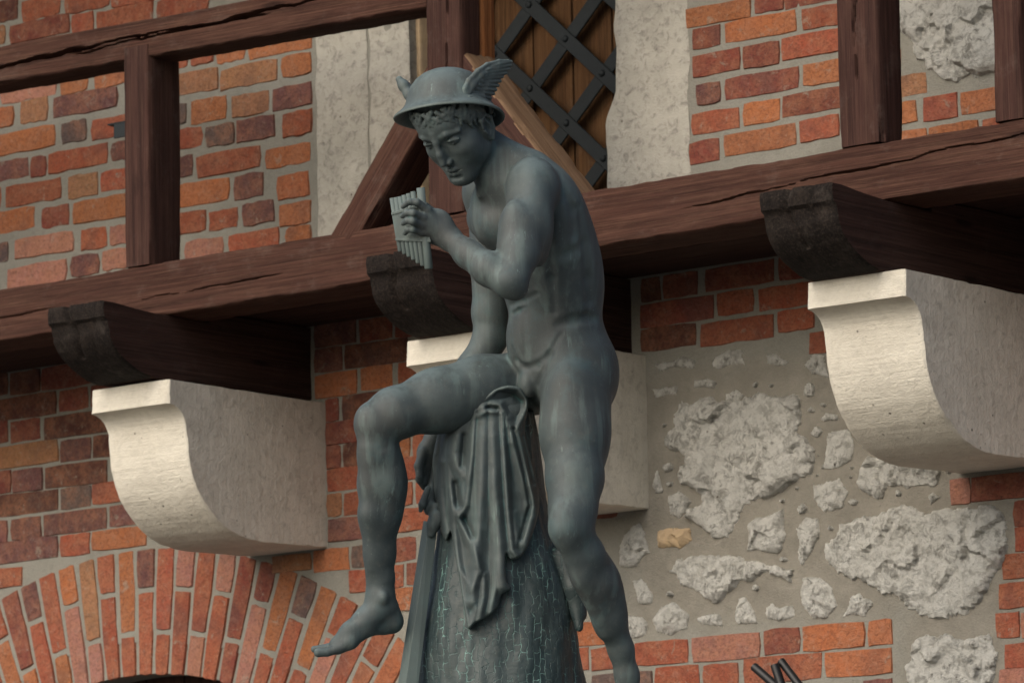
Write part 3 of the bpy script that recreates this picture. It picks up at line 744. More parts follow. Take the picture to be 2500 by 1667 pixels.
# the rail above
timber('rail', (-2.6, FY, 4.470), (1, 0, -.0195), (.0195, 0, 1), 2.815, .112, .115, M_BEAM, gal, wob=.004, seed=3, nf=44, chip=.6,
       cracks=[([(.2, .030), (.9, .036), (1.25, .050), (1.62, .062), (1.95, .066), (2.25, .058)], .05, .0055),
               ([(1.75, .052), (2.1, .064), (2.45, .080), (2.8, .086)], .05, .006),
               ([(1.5, .045), (1.75, .055), (1.95, .058)], .03, .004)])
# posts
timber('post', (-.798, FY - .003, 3.85), Z1, (-1, 0, 0), .622, .097, .125, M_POST, gal, seed=4, nf=20)
timber('post', (.334, FY - .004, 3.85), Z1, (-1, 0, 0), 1.498, .120, .080, M_POST, gal, seed=5, nf=24,
       cracks=[([(.3, .05), (.8, .045), (1.3, .055)], .02, .004)])
timber('post', (.334, FY + .080, 3.85), Z1, (-1, 0, 0), 1.5, .120, .060, M_ORANGE, gal, seed=6, nf=12, label='orange tinted rear half of the middle post')
timber('post', (1.664, FY - .003, 3.85), Z1, (-1, 0, 0), 1.5, .124, .095, M_POST, gal, seed=7, nf=24, wob=.004,
       cracks=[([(.12, .06), (.3, .075), (.5, .05), (.75, .055)], .02, .004)])
timber('post', (2.075, FY - .003, 3.85), Z1, (-1, 0, 0), 1.5, .082, .10, M_POST, gal, seed=8, nf=16)
timber('post', (-2.10, FY - .003, 3.85), Z1, (-1, 0, 0), .64, .10, .125, M_POST, gal, seed=9, nf=12)
# the roof that the posts carry, above the picture
timber('wall_plate', (-3.4, FY, 5.35), X1, Z1, 6.4, .15, .15, M_BEAM, gal, seed=15, res=.06, nf=6)
for i in range(9):
    timber('rafter', (-3.2 + i * .75, -1.15, 5.36), (0, .93, .36), (1, 0, 0) if False else (-1, 0, 0), 1.35, .09, .12, M_DARKWOOD, gal, seed=40 + i, res=.08, nf=4)
V_, F_ = [], []
for i in range(8):
    y0 = -1.25 + i * .175; z0 = 5.53 + (y0 + 1.15) * .387
    v, f = box(-3.5, 3.1, y0, y0 + .20, z0, z0 + .03); k = len(V_); V_ += [(a, b, c + (b - y0) * .30) for a, b, c in v]; F_ += [tuple(q + k for q in g) for g in f]
mesh_ob('roof', V_, F_, M_DARKWOOD, gal)
# braces (raking struts to the middle post)
BYF = FY + .004
b0, b1 = Vector((-.1400, BYF, 3.846)), Vector((.2268, BYF, 4.285))
ax = (b1 - b0).normalized(); upv = Vector((-ax.z, 0, ax.x))
timber('brace', tuple(b0 - upv * .092 - ax * .10), ax, upv, (b1 - b0).length + .10, .092, .125, M_BEAM, gal, seed=10, nf=20)
c0, c1 = Vector((.673, BYF, 3.866)), Vector((.324, BYF, 4.291))      # upper front arris
ax = (c1 - c0).normalized(); upv = Vector((-ax.z, 0, ax.x))
o = timber('brace', tuple(c0 - ax * .10), ax, upv, (c1 - c0).length + .10, .110, .135, M_POST, gal, seed=12, nf=24, wob=.006, chip=1.5)
o.data.materials.append(M_TAN)          # its upper side has weathered bare
for p in o.data.polygons:
    if p.normal.y < -.5: p.material_index = 1
# outriggers resting on the corbels
BP = [(-.853, 3.712), (-.856, 3.695), (-.852, 3.668), (-.840, 3.660), (-.832, 3.622), (-.817, 3.596), (-.794, 3.574), (-.765, 3.555), (-.735, 3.540), (-.700, 3.527), (-.655, 3.519), (-.5, 3.519), (0.02, 3.523), (0.02, 3.731), (-.425, 3.731), (-.427, 3.699), (-.61, 3.699), (-.72, 3.704), (-.82, 3.712)]
def bracket(x0, x1, seed):
    # side profile, subdivided, extruded through the width
    pts = []
    n = len(BP)
    for i in range(n):
        a, b = np.array(BP[i]), np.array(BP[(i + 1) % n])
        m = max(1, int(np.linalg.norm(b - a) / .008))
        for k in range(m): pts.append(a + (b - a) * k / m)
    R = np.array(pts); m = len(R)
    xs = np.linspace(x0, x1, 34); V = []
    for i, x in enumerate(xs):
        q = np.c_[R[:, 0] * 9, R[:, 1] * 9, np.full(m, x * 9 + seed)]
        e = .006 if i in (0, len(xs) - 1) else 0
        c = R.mean(0)
        d = (R - [c[0], 3.61]); d = d / np.linalg.norm(d, axis=1)[:, None]
        # checks in the end grain
        ck = np.clip(1 - abs((x - x0) / (x1 - x0) - .40 - .05 * np.sin(R[:, 1] * 40 + seed)) / .055, 0, 1) * (R[:, 0] < -.79)
        ck2 = np.clip(1 - abs((x - x0) / (x1 - x0) - .72 - .03 * np.sin(R[:, 1] * 55 + seed * 2)) / .04, 0, 1) * (R[:, 0] < -.80)
        ck3 = np.clip(1 - np.abs(R[:, 1] - 3.635 - .006 * math.sin(x * 30 + seed)) / .005, 0, 1) * (R[:, 0] < -.60)
        off = fbm(q, 3) * .004 - e - ck * .012 - ck2 * .004 - ck3 * .0035
        RR = R + d * off[:, None]
        V += [(x, RR[k, 0], RR[k, 1]) for k in range(m)]
    F = []
    for i in range(len(xs) - 1):
        for k in range(m):
            j = (k + 1) % m
            F.append((i * m + k, i * m + j, (i + 1) * m + j, (i + 1) * m + k))
    F.append(tuple(range(m))[::-1]); F.append(tuple(range((len(xs) - 1) * m, len(xs) * m)))
    # local X along the timber for the grain
    xc, yc, zc = (x0 + x1) / 2, -.4, 3.6
    V = [(v[1] - yc, v[0] - xc, v[2] - zc) for v in V]
    o = mesh_ob('bracket_beam', V, F, M_DARKWOOD, gal, True)
    o.data.materials.append(M_ENDWOOD)
    o.matrix_local = Matrix(((0, 1, 0, xc), (1, 0, 0, yc), (0, 0, 1, zc), (0, 0, 0, 1)))
    recalc(o)
    for p in o.data.polygons:
        if p.center.x < -.26 and abs(p.normal.y) < .92 and p.normal.z < .6: p.material_index = 1
    try: o.data.set_sharp_from_angle(angle=math.radians(45))
    except Exception: pass
bracket(-.951, -.740, 1); bracket(.205, .416, 5); bracket(1.470, 1.685, 9)

# ------------------------------------------------------------------ the stone corbels
CP = [(0.02, 3.510), (-.645, 3.510), (-.650, 3.444), (-.632, 3.441), (-.614, 3.434), (-.600, 3.423), (-.590, 3.408), (-.584, 3.392), (-.580, 3.366), (-.578, 3.343), (-.573, 3.300), (-.565, 3.272), (-.555, 3.246),
      (-.540, 3.216), (-.518, 3.188), (-.490, 3.160), (-.455, 3.135), (-.415, 3.113), (-.370, 3.099), (-.327, 3.091), (-.263, 3.088), (0.02, 3.094)]
def corbel(x0, x1, label, dz=0.0, seed=0):
    root = tag(empty('stone_corbel', ((x0 + x1) / 2, 0, 3.09 + dz)), label, 'corbel', 'stone corbels carrying the gallery')
    pts = []
    n = len(CP)
    for i in range(n):
        a, b = np.array(CP[i]), np.array(CP[(i + 1) % n])
        m = max(1, int(np.linalg.norm(b - a) / .012))
        for k in range(m): pts.append(a + (b - a) * k / m)
    R = np.array(pts); m = len(R)
    xs = np.r_[x0, x0 + .003, np.linspace(x0 + .012, x1 - .012, 24), x1 - .003, x1]
    c = np.array([-.2, 3.33]); d = R - c; d /= np.linalg.norm(d, axis=1)[:, None]
    V = []
    for i, x in enumerate(xs):
        e = {0: .0035, 1: .001, len(xs) - 1: .0035, len(xs) - 2: .001}.get(i, 0)
        chip = np.maximum(0, fbm(np.c_[R * 26, np.full(m, x * 3 + seed)], 3) - .35) * (.005 if e else 0)
        off = fbm(np.c_[R * 16, np.full(m, x * 16 + seed)], 3) * .0011 + fbm(np.c_[R[:, 0] * 20, R[:, 1] * 90, np.full(m, x * 10 + seed)], 2) * .0005 - e - chip
        RR = R + d * off[:, None]
        V += [(x - (x0 + x1) / 2, RR[k, 0], RR[k, 1] - 3.09) for k in range(m)]
    F = []
    for i in range(len(xs) - 1):
        for k in range(m):
            j = (k + 1) % m
            F.append((i * m + k, i * m + j, (i + 1) * m + j, (i + 1) * m + k))
    F.append(tuple(range(m))[::-1]); F.append(tuple(range((len(xs) - 1) * m, len(xs) * m)))
    o = mesh_ob('corbel_block', V, F, M_CORBEL, root, True)
    o.data.materials.append(M_CORBEL_SIDE)
    recalc(o)
    for p in o.data.polygons:
        if abs(p.normal.x) > .8: p.material_index = 1
    try: o.data.set_sharp_from_angle(angle=math.radians(40))
    except Exception: pass
corbel(-.983, -.687, 'pale stone corbel at the left, above the brick arch', 0, 1)
corbel(.166, .462, 'pale stone corbel behind the statue, half hidden by its hip', 0.008, 4)
corbel(1.460, 1.750, 'pale stone corbel at the right edge, over the rubble stones', 0.008, 8)

# ------------------------------------------------------------------ the door in the wall and its stone jambs
sur = tag(empty('stone_door_surround', (0, 0, 3.74)), 'pale worn stone jambs either side of the latticed door', 'door surround')
def jamb(poly, y0, y1, mat=None):
    # a dressed stone: outline in x,z; front at y0, back at y1, gridded front
    P = np.array(poly); z0, z1 = P[:, 1].min(), P[:, 1].max()
    zs = np.unique(np.r_[np.arange(z0, z1, .02), z1, P[:, 1]])
    n = len(P) // 2
    L = P[:n]; Rr = P[n:][::-1]
    V, F = [], []
    m = 14
    for z in zs:
        xl = np.interp(z, L[:, 1], L[:, 0]); xr = np.interp(z, Rr[:, 1], Rr[:, 0])
        xl += .004 * fbm(np.array([[z * 16, 1, 2]]), 3)[0]; xr += .004 * fbm(np.array([[z * 16, 5, 2]]), 3)[0]
        row = [(xl, y1, z)]
        for k in range(m + 1):
            x = xl + (xr - xl) * k / m
            e = .006 if k in (0, m) else 0
            row.append((x, y0 + e + .003 * fbm(np.array([[x * 14, z * 14, 0]]), 4)[0], z))
        row.append((xr, y1, z)); V += [(a, b, c - 3.74) for a, b, c in row]
    w = m + 3
    for i in range(len(zs) - 1):
        for k in range(w - 1): F.append((i * w + k, i * w + k + 1, (i + 1) * w + k + 1, (i + 1) * w + k))
    o = mesh_ob('jamb_stone', V, F, mat or M_JAMB, sur, True)
    recalc(o)
    if o.data.polygons[len(o.data.polygons) // 2].normal.y > 0: o.data.flip_normals()
    try: o.data.set_sharp_from_angle(angle=math.radians(45))
    except Exception: pass
jamb([(-.703, 3.74), (-.703, 4.22), (-.705, 5.2), (-.512, 5.2), (-.510, 4.22), (-.511, 3.74)], -.008, .20)
jamb([(-.511, 3.74), (-.510, 4.22), (-.512, 5.2), (-.354, 5.2), (-.354, 3.74)][:2] + [(-.512, 5.2), (-.354, 5.2), (-.356, 4.3), (-.354, 3.74)], -.002, .19)
jamb([(-.40, 3.74), (-.40, 5.2), (-.338, 5.2), (-.338, 3.74)], .035, .23, M_TANSTONE)
jamb([(.345, 3.74), (.345, 4.165), (.352, 4.190), (.385, 4.255), (.380, 5.2), (.627, 5.2), (.632, 4.3), (.627, 4.2), (.630, 4.1), (.627, 3.74)], -.006, .22)
door = tag(empty('plank_door', (0, .235, 3.74)), 'brown plank door covered by a black iron diamond lattice', 'door')
DY = 0.0
for i in range(7):
    x = -.52 + i * .142
    V, F = box(0, 1.44, 0, .138, -.03, 0)
    o = mesh_ob('plank', V, F, M_DOOR, door)
    a, u = Vector((0, 0, 1)), Vector((-1, 0, 0)); w = a.cross(u)
    o.matrix_local = Matrix(((a.x, u.x, w.x, x + .140), (a.y, u.y, w.y, DY), (a.z, u.z, w.z, 0), (0, 0, 0, 1)))
    mod = o.modifiers.new('b', 'BEVEL'); mod.width = .004; mod.segments = 2
mesh_ob('door_back', *box(-.56, .48, .04, .06, 0, 1.44), M_DARKWOOD, door)
# iron lattice: bars laid on the boards, riveted where they cross
LY = .200
u1 = np.array([.130, .123]); u2 = np.array([.128, -.118])
P0 = np.array([.060, 4.240])
def bar(c, d, L, w, y):
    d = d / np.linalg.norm(d); n = np.array([-d[1], d[0]])
    Vv, Ff = box(-L, L, -.007, 0, -w / 2, w / 2)
    o = mesh_ob('lattice_bar', Vv, Ff, M_IRON, door)
    o.matrix_local = Matrix(((d[0], 0, n[0], c[0]), (0, 1, 0, y - .235), (d[1], 0, n[1], c[1] - 3.74), (0, 0, 0, 1)))
    mod = o.modifiers.new('b', 'BEVEL'); mod.width = .0015; mod.segments = 1
for k in range(-3, 5): bar(P0 + u2 * k, u1, .62 if k in (0, 1) else .45, .042, LY)
for k in range(-3, 5): bar(P0 + u1 * k, u2, .62 if k in (0, 1) else .45, .042, LY - .0075)
rivet_me = None
for i in range(-3, 4):
    for j in range(-3, 4):
        p = P0 + u1 * i + u2 * j
        if not (-.50 < p[0] < .42 and 3.8 < p[1] < 5.1): continue
        if rivet_me is None:
            bm = bmesh.new(); bmesh.ops.create_uvsphere(bm, u_segments=12, v_segments=8, radius=.0105)
            rivet_me = bpy.data.meshes.new('rivet'); bm.to_mesh(rivet_me); bm.free(); rivet_me.materials.append(M_IRON)
            rivet_me.polygons.foreach_set('use_smooth', np.ones(len(rivet_me.polygons), dtype=bool))
        o = bpy.data.objects.new('rivet', rivet_me); COL.objects.link(o); o.parent = door
        o.location = (p[0], LY - .0155 - .235, p[1] - 3.74); o.scale = (1, .7, 1)

# a little steel angle fixed to the left post
br = tag(empty('steel_angle', (-1.0, -.50, 4.27)), 'small dark steel angle sticking out from the left post', 'bracket')
mesh_ob('plate', *box(-.03, .03, -.003, .003, -.02, .02), M_IRON, br)
mesh_ob('flange', *box(-.055, .03, -.003, .06, .021, .025), M_IRON, br)

# black tubes standing up at the lower right
tub = tag(empty('tube_bundle', (0, 0, 0)), 'three black metal tubes slanting up in front of the lower bricks', 'metal tubes')
def tube(p0, p1, r, name):
    p0, p1 = Vector(p0), Vector(p1); ax = (p1 - p0).normalized(); q = ax.to_track_quat('Z', 'Y').to_matrix()
    V, F = [], []
    n = 24; L = (p1 - p0).length
    prof = [(r, 0), (r, L), (r * .80, L), (r * .78, L - .10)]
    for k in range(n):
        a = 2 * math.pi * k / n
        for rr, z in prof: V.append(p0 + q @ Vector((rr * math.cos(a), rr * math.sin(a), z)))
    for k in range(n):
        for j in range(3): F.append((k * 4 + j, ((k + 1) % n) * 4 + j, ((k + 1) % n) * 4 + j + 1, k * 4 + j + 1))
    o = mesh_ob(name, V, F, M_TUBE, tub, True); recalc(o)
    try: o.data.set_sharp_from_angle(angle=math.radians(40))
    except Exception: pass
tube((1.345, -0.3, 2.364), (1.015, -0.3, 2.625), 0.0112, 'tube')
tube((1.243, -0.325, 2.228), (1.098, -0.325, 2.622), 0.0115, 'tube')
tube((1.375, -0.305, 2.314), (1.103, -0.305, 2.633), 0.0105, 'tube')
tube((1.17, -.31, 0), (1.17, -.31, 2.50), .030, 'pole')


# ------------------------------------------------------------------ the statue: a field of smooth unions, meshed by surface nets
PX = 2500 / 2352.0 / 11511.2
D0 = 10.5
def J(x, y, c=0.0):
    """a point of the statue: x, y on the scale of a 2352-wide view from the front, c metres towards the viewer"""
    d = D0 - c
    return np.array([(x - 1176) * PX * d, -(y - 784.2) * PX * d, c])
UNIT = PX * D0
SO = CAM + CF * D0                      # the statue frame's origin in the world
def to_world(P): return SO + P[:, :1] * CR + P[:, 1:2] * CU - P[:, 2:3] * CF

def smin(a, b, k):
    h = np.maximum(k - np.abs(a - b), 0)
    return np.minimum(a, b) - h * h * (.25 / k)
class Field:
    """a list of groups; each group is a smooth chain of primitives; groups join with their own blend"""
    def __init__(self): self.g = []; self.slim = 0.0
    def group(self, k): self.cur = []; self.g.append((k, self.cur)); return self
    def cone(self, p0, p1, r0, r1, k=.012, sub=False, fr=None):
        if fr is not None: p0, p1 = fr(p0), fr(p1)
        if not sub: r0, r1 = r0 - self.slim, r1 - self.slim
        p0 = np.asarray(p0, float); p1 = np.asarray(p1, float)
        self.cur.append((sub, k, 0, (p0, p1 - p0, max(1e-12, float((p1 - p0) @ (p1 - p0))), r0, r1 - r0))); return self
    def chain(self, pts, k=.012, sub=False, fr=None):
        for a, b in zip(pts[:-1], pts[1:]): self.cone(a[0], b[0], a[1], b[1], k, sub, fr)
        return self
    def ell(self, c, rad, axes=None, k=.012, sub=False, fr=None):
        A = np.eye(3) if axes is None else np.array(axes, float)
        if fr is not None: c = fr(c); A = A @ fr.A
        if not sub: rad = tuple(q - self.slim for q in rad)
        self.cur.append((sub, k, 1, (np.asarray(c, float), A, np.array(rad, float)))); return self
    @staticmethod
    def prim(P, kind, d):
        if kind == 0:
            p0, v, vv, r0, dr = d
            q = P - p0
            t = np.clip((q @ v) / vv, 0, 1)
            return np.linalg.norm(q - t[:, None] * v, axis=1) - (r0 + dr * t)
        c, A, r = d
        q = (P - c) @ A.T
        k0 = np.linalg.norm(q / r, axis=1); k1 = np.linalg.norm(q / (r * r), axis=1)
        return k0 * (k0 - 1) / np.maximum(k1, 1e-9)
    def ev(self, P, act=None):
        out = np.full(len(P), 9.0); n = 0
        for k, prims in self.g:
            d = None
            for sub, pk, kind, dat in prims:
                i = n; n += 1
                if act is not None and not act[i]: continue
                v = self.prim(P, kind, dat)
                if sub:
                    if d is None: continue
                    d = -smin(-d, v, pk)
                else: d = v if d is None else smin(d, v, pk)
            if d is not None: out = smin(out, d, k)
        return out
    def act(self, C, R):
        """which primitives can matter within R of each centre"""
        cols = []
        for k, prims in self.g:
            for sub, pk, kind, dat in prims:
                v = self.prim(C, kind, dat)
                if kind == 1: v = np.minimum(v, np.maximum(0, np.linalg.norm(C - dat[0], axis=1) - dat[2].max()) )if False else v * .8
                cols.append(v < R + pk + k)
        return np.stack(cols, 1)

def on(fld, x, y, off=0.0):
    c = .42
    for _ in range(90):
        d = float(fld.ev(J(x, y, c)[None])[0])
        if d < .0006: break
        c -= max(d * .7, .0006)
        if c < -.3: break
    return J(x, y, c + off)
def mesh_field(fld, lo, hi, h, extra=None, B=12):
    lo = np.array(lo, float); n = np.ceil((np.array(hi) - lo) / h / B).astype(int)
    N = n * B
    f = np.full(tuple(N + 1), 9.0, np.float32)
    bi = np.stack(np.meshgrid(*[np.arange(k) for k in n], indexing='ij'), -1).reshape(-1, 3)
    C = lo + (bi + .5) * B * h
    rad = B * h * .87
    dc = fld.ev(C)
    # sign of far blocks, near blocks evaluated point by point
    near = np.abs(dc) < rad * 1.25 + .02
    for b, d in zip(bi[~near], dc[~near]):
        f[b[0] * B:(b[0] + 1) * B + 1, b[1] * B:(b[1] + 1) * B + 1, b[2] * B:(b[2] + 1) * B + 1] = 9.0 if d > 0 else -9.0
    A = fld.act(C[near], rad * 1.02 + .004)
    L = np.stack(np.meshgrid(*[np.arange(B + 1)] * 3, indexing='ij'), -1).reshape(-1, 3) * h
    for b, a in zip(bi[near], A):
        P = lo + b * B * h + L
        d = fld.ev(P, a)
        if extra is not None: d = d + extra(P)
        f[b[0] * B:(b[0] + 1) * B + 1, b[1] * B:(b[1] + 1) * B + 1, b[2] * B:(b[2] + 1) * B + 1] = d.reshape(B + 1, B + 1, B + 1)
    s = f < 0
    c = np.zeros(tuple(N), np.uint8)
    for i in (0, 1):
        for j in (0, 1):
            for k in (0, 1): c += s[i:N[0] + i, j:N[1] + j, k:N[2] + k]
    actc = (c > 0) & (c < 8)
    ids = np.full(tuple(N), -1, np.int64); idx = np.argwhere(actc); ids[actc] = np.arange(len(idx))
    acc = np.zeros((len(idx), 3)); cnt = np.zeros(len(idx))
    co = [(i, j, k) for i in (0, 1) for j in (0, 1) for k in (0, 1)]
    val = {q: f[idx[:, 0] + q[0], idx[:, 1] + q[1], idx[:, 2] + q[2]].astype(np.float64) for q in co}
    for q in co:
        for ax in range(3):
            if q[ax]: continue
            q2 = list(q); q2[ax] = 1; a, b = val[q], val[tuple(q2)]
            m = (a < 0) != (b < 0)
            t = np.where(m, a / np.where(m, a - b, 1), 0); t = np.clip(t, .02, .98)
            p = np.tile(np.array(q, float), (len(idx), 1)); p[:, ax] = t
            acc += p * m[:, None]; cnt += m
    V = lo + (idx + acc / cnt[:, None]) * h
    F = []
    for ax in range(3):
        o1, o2 = [(1, 2), (2, 0), (0, 1)][ax]
        sl = [slice(1, -1)] * 3; sl[ax] = slice(0, -1)
        s0 = s[tuple(sl)]; sl2 = list(sl); sl2[ax] = slice(1, None); s1 = s[tuple(sl2)]
        e = np.argwhere(s0 != s1); fl = s0[s0 != s1]
        off = np.ones(3, int); off[ax] = 0
        e = e + off
        def cell(d1, d2):
            q = e.copy(); q[:, o1] -= d1; q[:, o2] -= d2
            return ids[q[:, 0], q[:, 1], q[:, 2]]
        quad = np.stack([cell(1, 1), cell(0, 1), cell(0, 0), cell(1, 0)], 1)
        quad[~fl] = quad[~fl][:, ::-1]
        F.append(quad)
    F = np.concatenate(F); F = F[(F >= 0).all(1)]
    return V, F
def project(fld, V, extra=None, it=2, cell=.04):
    V = V.copy()
    key = np.floor(V / cell).astype(int)
    u, inv = np.unique(key, axis=0, return_inverse=True); inv = inv.ravel()
    A = fld.act((u + .5) * cell, cell * .87 + .012)
    order = np.argsort(inv, kind='stable'); st = np.searchsorted(inv[order], np.arange(len(u) + 1))
    e = .0006
    T = np.array([[1, -1, -1], [-1, -1, 1], [-1, 1, -1], [1, 1, 1]], float)
    for i in range(len(u)):
        ix = order[st[i]:st[i + 1]]
        for _ in range(it):
            P = V[ix]; n = len(P)
            Q = np.concatenate([P + e * t for t in T])
            d = fld.ev(Q, A[i])
            if extra is not None: d = d + extra(Q)
            d = d.reshape(4, n)
            g = sum(d[k][:, None] * T[k] for k in range(4)) / (4 * e)
            m = d.mean(0)
            gl = np.maximum(np.linalg.norm(g, axis=1), .3)
            V[ix] = P - g * (np.clip(m, -.003, .003) / gl ** 2)[:, None] * .9
    return V
def refine(V, F, sel):
    """split the chosen quads in four, their neighbours to match"""
    T = np.concatenate([F[:, [0, 1, 2]], F[:, [0, 2, 3]]]); s2 = np.concatenate([sel, sel])
    E = np.sort(np.concatenate([T[:, [0, 1]], T[:, [1, 2]], T[:, [2, 0]]]), 1)
    key = E[:, 0].astype(np.int64) * len(V) + E[:, 1]
    m = np.concatenate([s2] * 3)
    u, inv = np.unique(key, return_inverse=True); inv = inv.ravel()
    mark = np.zeros(len(u), bool); mark[inv[m]] = True
    new = np.full(len(u), -1, np.int64); new[mark] = len(V) + np.arange(mark.sum())
    mid = (V[u[mark] // len(V)] + V[u[mark] % len(V)]) / 2
    V2 = np.concatenate([V, mid]); nt = len(T)
    em = new[inv].reshape(3, nt).T
    k = (em >= 0).sum(1); out = [T[k == 0]]
    a, b, c = T[:, 0], T[:, 1], T[:, 2]
    q = k == 3
    A, B, C, x, y, z = a[q], b[q], c[q], em[q, 0], em[q, 1], em[q, 2]
    out += [np.stack(t, 1) for t in ((A, x, z), (x, B, y), (z, y, C), (x, y, z))]
    for r in range(3):
        q = (k == 1) & (em[:, r] >= 0)
        R = np.roll(T[q], -r, 1); mm = em[q, r]
        out += [np.stack((R[:, 0], mm, R[:, 2]), 1), np.stack((mm, R[:, 1], R[:, 2]), 1)]
        q = (k == 2) & (em[:, r] < 0)
        R = np.roll(T[q], -r, 1); e1 = em[q, (r + 1) % 3]; e2 = em[q, (r + 2) % 3]
        out += [np.stack((R[:, 0], R[:, 1], e1), 1), np.stack((R[:, 0], e1, e2), 1), np.stack((e2, e1, R[:, 2]), 1)]
    return V2, np.concatenate(out)

def unit(v): v = np.array(v, float); return v / np.linalg.norm(v)
class Frame:
    """a local frame inside the statue: rows of A are its axes (side, front, up)"""
    def __init__(self, o, A): self.o = np.array(o, float); self.A = np.array(A, float)
    def __call__(self, p): return self.o + np.asarray(p, float) @ self.A
# head: turned to the viewer's left, bowed
th, ph, ro = math.radians(31), math.radians(41), math.radians(8)
L0 = np.array([math.cos(th), 0, math.sin(th)]); F0 = np.array([-math.sin(th), 0, math.cos(th)]); U0 = np.array([0, 1.0, 0])
HF = F0 * math.cos(ph) - U0 * math.sin(ph); HU = U0 * math.cos(ph) + F0 * math.sin(ph)
HL = L0 * math.cos(ro) + HU * math.sin(ro); HU = HU * math.cos(ro) - L0 * math.sin(ro); HU = unit(np.cross(HF, HL))
HEAD = Frame(J(1044, 270, .12), [HL, HF, HU])
# trunk of the body
tt = math.radians(54)
TL = np.array([math.cos(tt), 0, math.sin(tt)]); TF = np.array([-math.sin(tt), 0, math.cos(tt)])
def tilt(up):
    u = unit(up); l = unit(TL - u * (TL @ u)); return np.array([l, np.cross(l, u), u])
CH = tilt([-.30, .93, .16]); AB_ = tilt([-.10, 1, .05]); PE = tilt([.05, 1, -.02])

body = Field()
# --- torso
body.slim = .0065
body.group(.012)
body.ell(J(1236, 535, .03), (.146, .108, .185), CH, .03)             # rib cage
body.ell(J(1278, 690, .005), (.120, .096, .150), AB_, .05)           # waist
body.ell(J(1291, 835, .0), (.146, .112, .118), PE, .045)             # pelvis
body.ell(J(1338, 880, .035), (.080, .082, .095), PE, .04)            # near buttock
body.ell(J(1262, 468, .09), (.084, .066, .096), CH, .035)            # near shoulder blade
body.ell(J(1302, 570, .052), (.056, .072, .150), CH, .04)            # flank
body.ell(J(1133, 520, .055), (.064, .046, .058), CH, .022)           # near breast
body.ell(J(1118, 505, -.035), (.060, .046, .055), CH, .022)          # far breast
body.ell(J(1190, 418, .045), (.108, .055, .056), CH, .04)            # shoulder girdle
body.ell(J(1213, 770, .035), (.060, .052, .085), PE, .03)            # lower belly
body.ell(J(1203, 650, .02), (.055, .050, .080), AB_, .03)            # upper belly
body.cone(J(1150, 415, .07), J(1075, 318, .075), .058, .050, .035)   # neck
body.cone(J(1215, 378, .10), J(1105, 318, .065), .036, .034, .035)   # trapezius
body.cone(J(1118, 322, .112), J(1100, 448, .085), .013, .011, .02)  # neck cord
body.ell(J(1125, 470, .03), (.05, .05, .04), None, .03)
# carving, laid on the surface: furrow of the spine, navel, groin lines, middle line of the belly, ribs
def carve(pts, k=.012, sub=True):
    body.chain([(on(body, x, y, o), r) for x, y, o, r in pts], k, sub)
carve([(1335, 480, .005, .003), (1346, 560, .005, .004), (1354, 640, .005, .004), (1358, 690, .005, .003)], .024)
carve([(1179, 720, .000, .0040), (1190, 713, .000, .0055), (1204, 706, .001, .0025)], .006)
carve([(1170, 700, .003, .002), (1200, 690, .003, .004), (1232, 676, .003, .002)], .010)
carve([(1174, 800, .004, .002), (1183, 828, .003, .0045), (1205, 845, .003, .005), (1232, 838, .003, .005), (1262, 812, .003, .0045), (1288, 765, .004, .003)], .010)
carve([(1262, 812, .004, .003), (1250, 850, .004, .004), (1236, 885, .004, .004)], .012)
carve([(1282, 745, .004, .003), (1320, 735, .003, .005), (1352, 729, .004, .004), (1370, 732, .005, .003)], .018)
carve([(1265, 480, .004, .004), (1261, 560, .004, .005), (1266, 640, .003, .005), (1272, 715, .003, .003)], .014)
carve([(1200, 720, .006, .003), (1203, 770, .006, .003), (1207, 820, .006, .002)], .012)
carve([(1096, 585, .004, .003), (1125, 592, .003, .005), (1160, 580, .003, .004)], .014)
for (x0, y0, x1, y1) in ((1288, 590, 1330, 574),):
    carve([(x0, y0, .006, .002), ((x0 + x1) / 2, (y0 + y1) / 2, .006, .003), (x1, y1, .007, .002)], .020)
carve([(1292, 430, .004, .003), (1318, 480, .004, .005), (1322, 540, .005, .004)], .018)
# --- head on its neck
h = HEAD
body.slim = 0.0
body.group(.010)
body.ell((0, -.012, .020), (.071, .086, .068), None, .02, fr=h)
body.ell((0, .030, -.030), (.062, .062, .078), None, .03, fr=h)        # face mass
body.ell((0, .056, .030), (.055, .036, .040), None, .025, fr=h)        # forehead
body.ell((.036, .052, -.036), (.026, .032, .024), None, .022, fr=h)    # cheeks
body.ell((-.036, .052, -.036), (.026, .032, .024), None, .022, fr=h)
for s in (1, -1): body.ell((s * .034, .046, -.066), (.024, .028, .026), None, .024, fr=h)
body.chain([((.053, -.004, -.048), .012), ((.043, .022, -.082), .011), ((.014, .074, -.104), .013), ((-.014, .074, -.104), .013), ((-.043, .022, -.082), .011), ((-.053, -.004, -.048), .012)], .028, fr=h)
body.ell((0, .082, -.104), (.021, .018, .016), None, .014, fr=h)       # chin
body.ell((0, .070, -.072), (.032, .026, .030), None, .02, fr=h)        # round the mouth
# eye sockets
for s in (1, -1):
    body.ell((s * .033, .101, -.004), (.0215, .0180, .0125), None, .007, True, fr=h)
    body.chain([((s * .010, .0885, .013), .0036), ((s * .030, .0878, .0170), .0038), ((s * .052, .0710, .011), .0036)], .009, fr=h)   # brow
    body.ell((s * .033, .0745, -.004), (.0145, .0145, .0125), None, .003, fr=h)                     # eyeball
    body.chain([((s * .0185, .0850, -.004), .0016), ((s * .033, .0900, .0008), .0026), ((s * .0485, .0785, -.0045), .0016)], .003, fr=h)   # upper lid
    body.chain([((s * .0190, .0838, -.007), .0010), ((s * .033, .0868, -.0110), .0014), ((s * .047, .077, -.0075), .0010)], .003, fr=h)  # lower lid
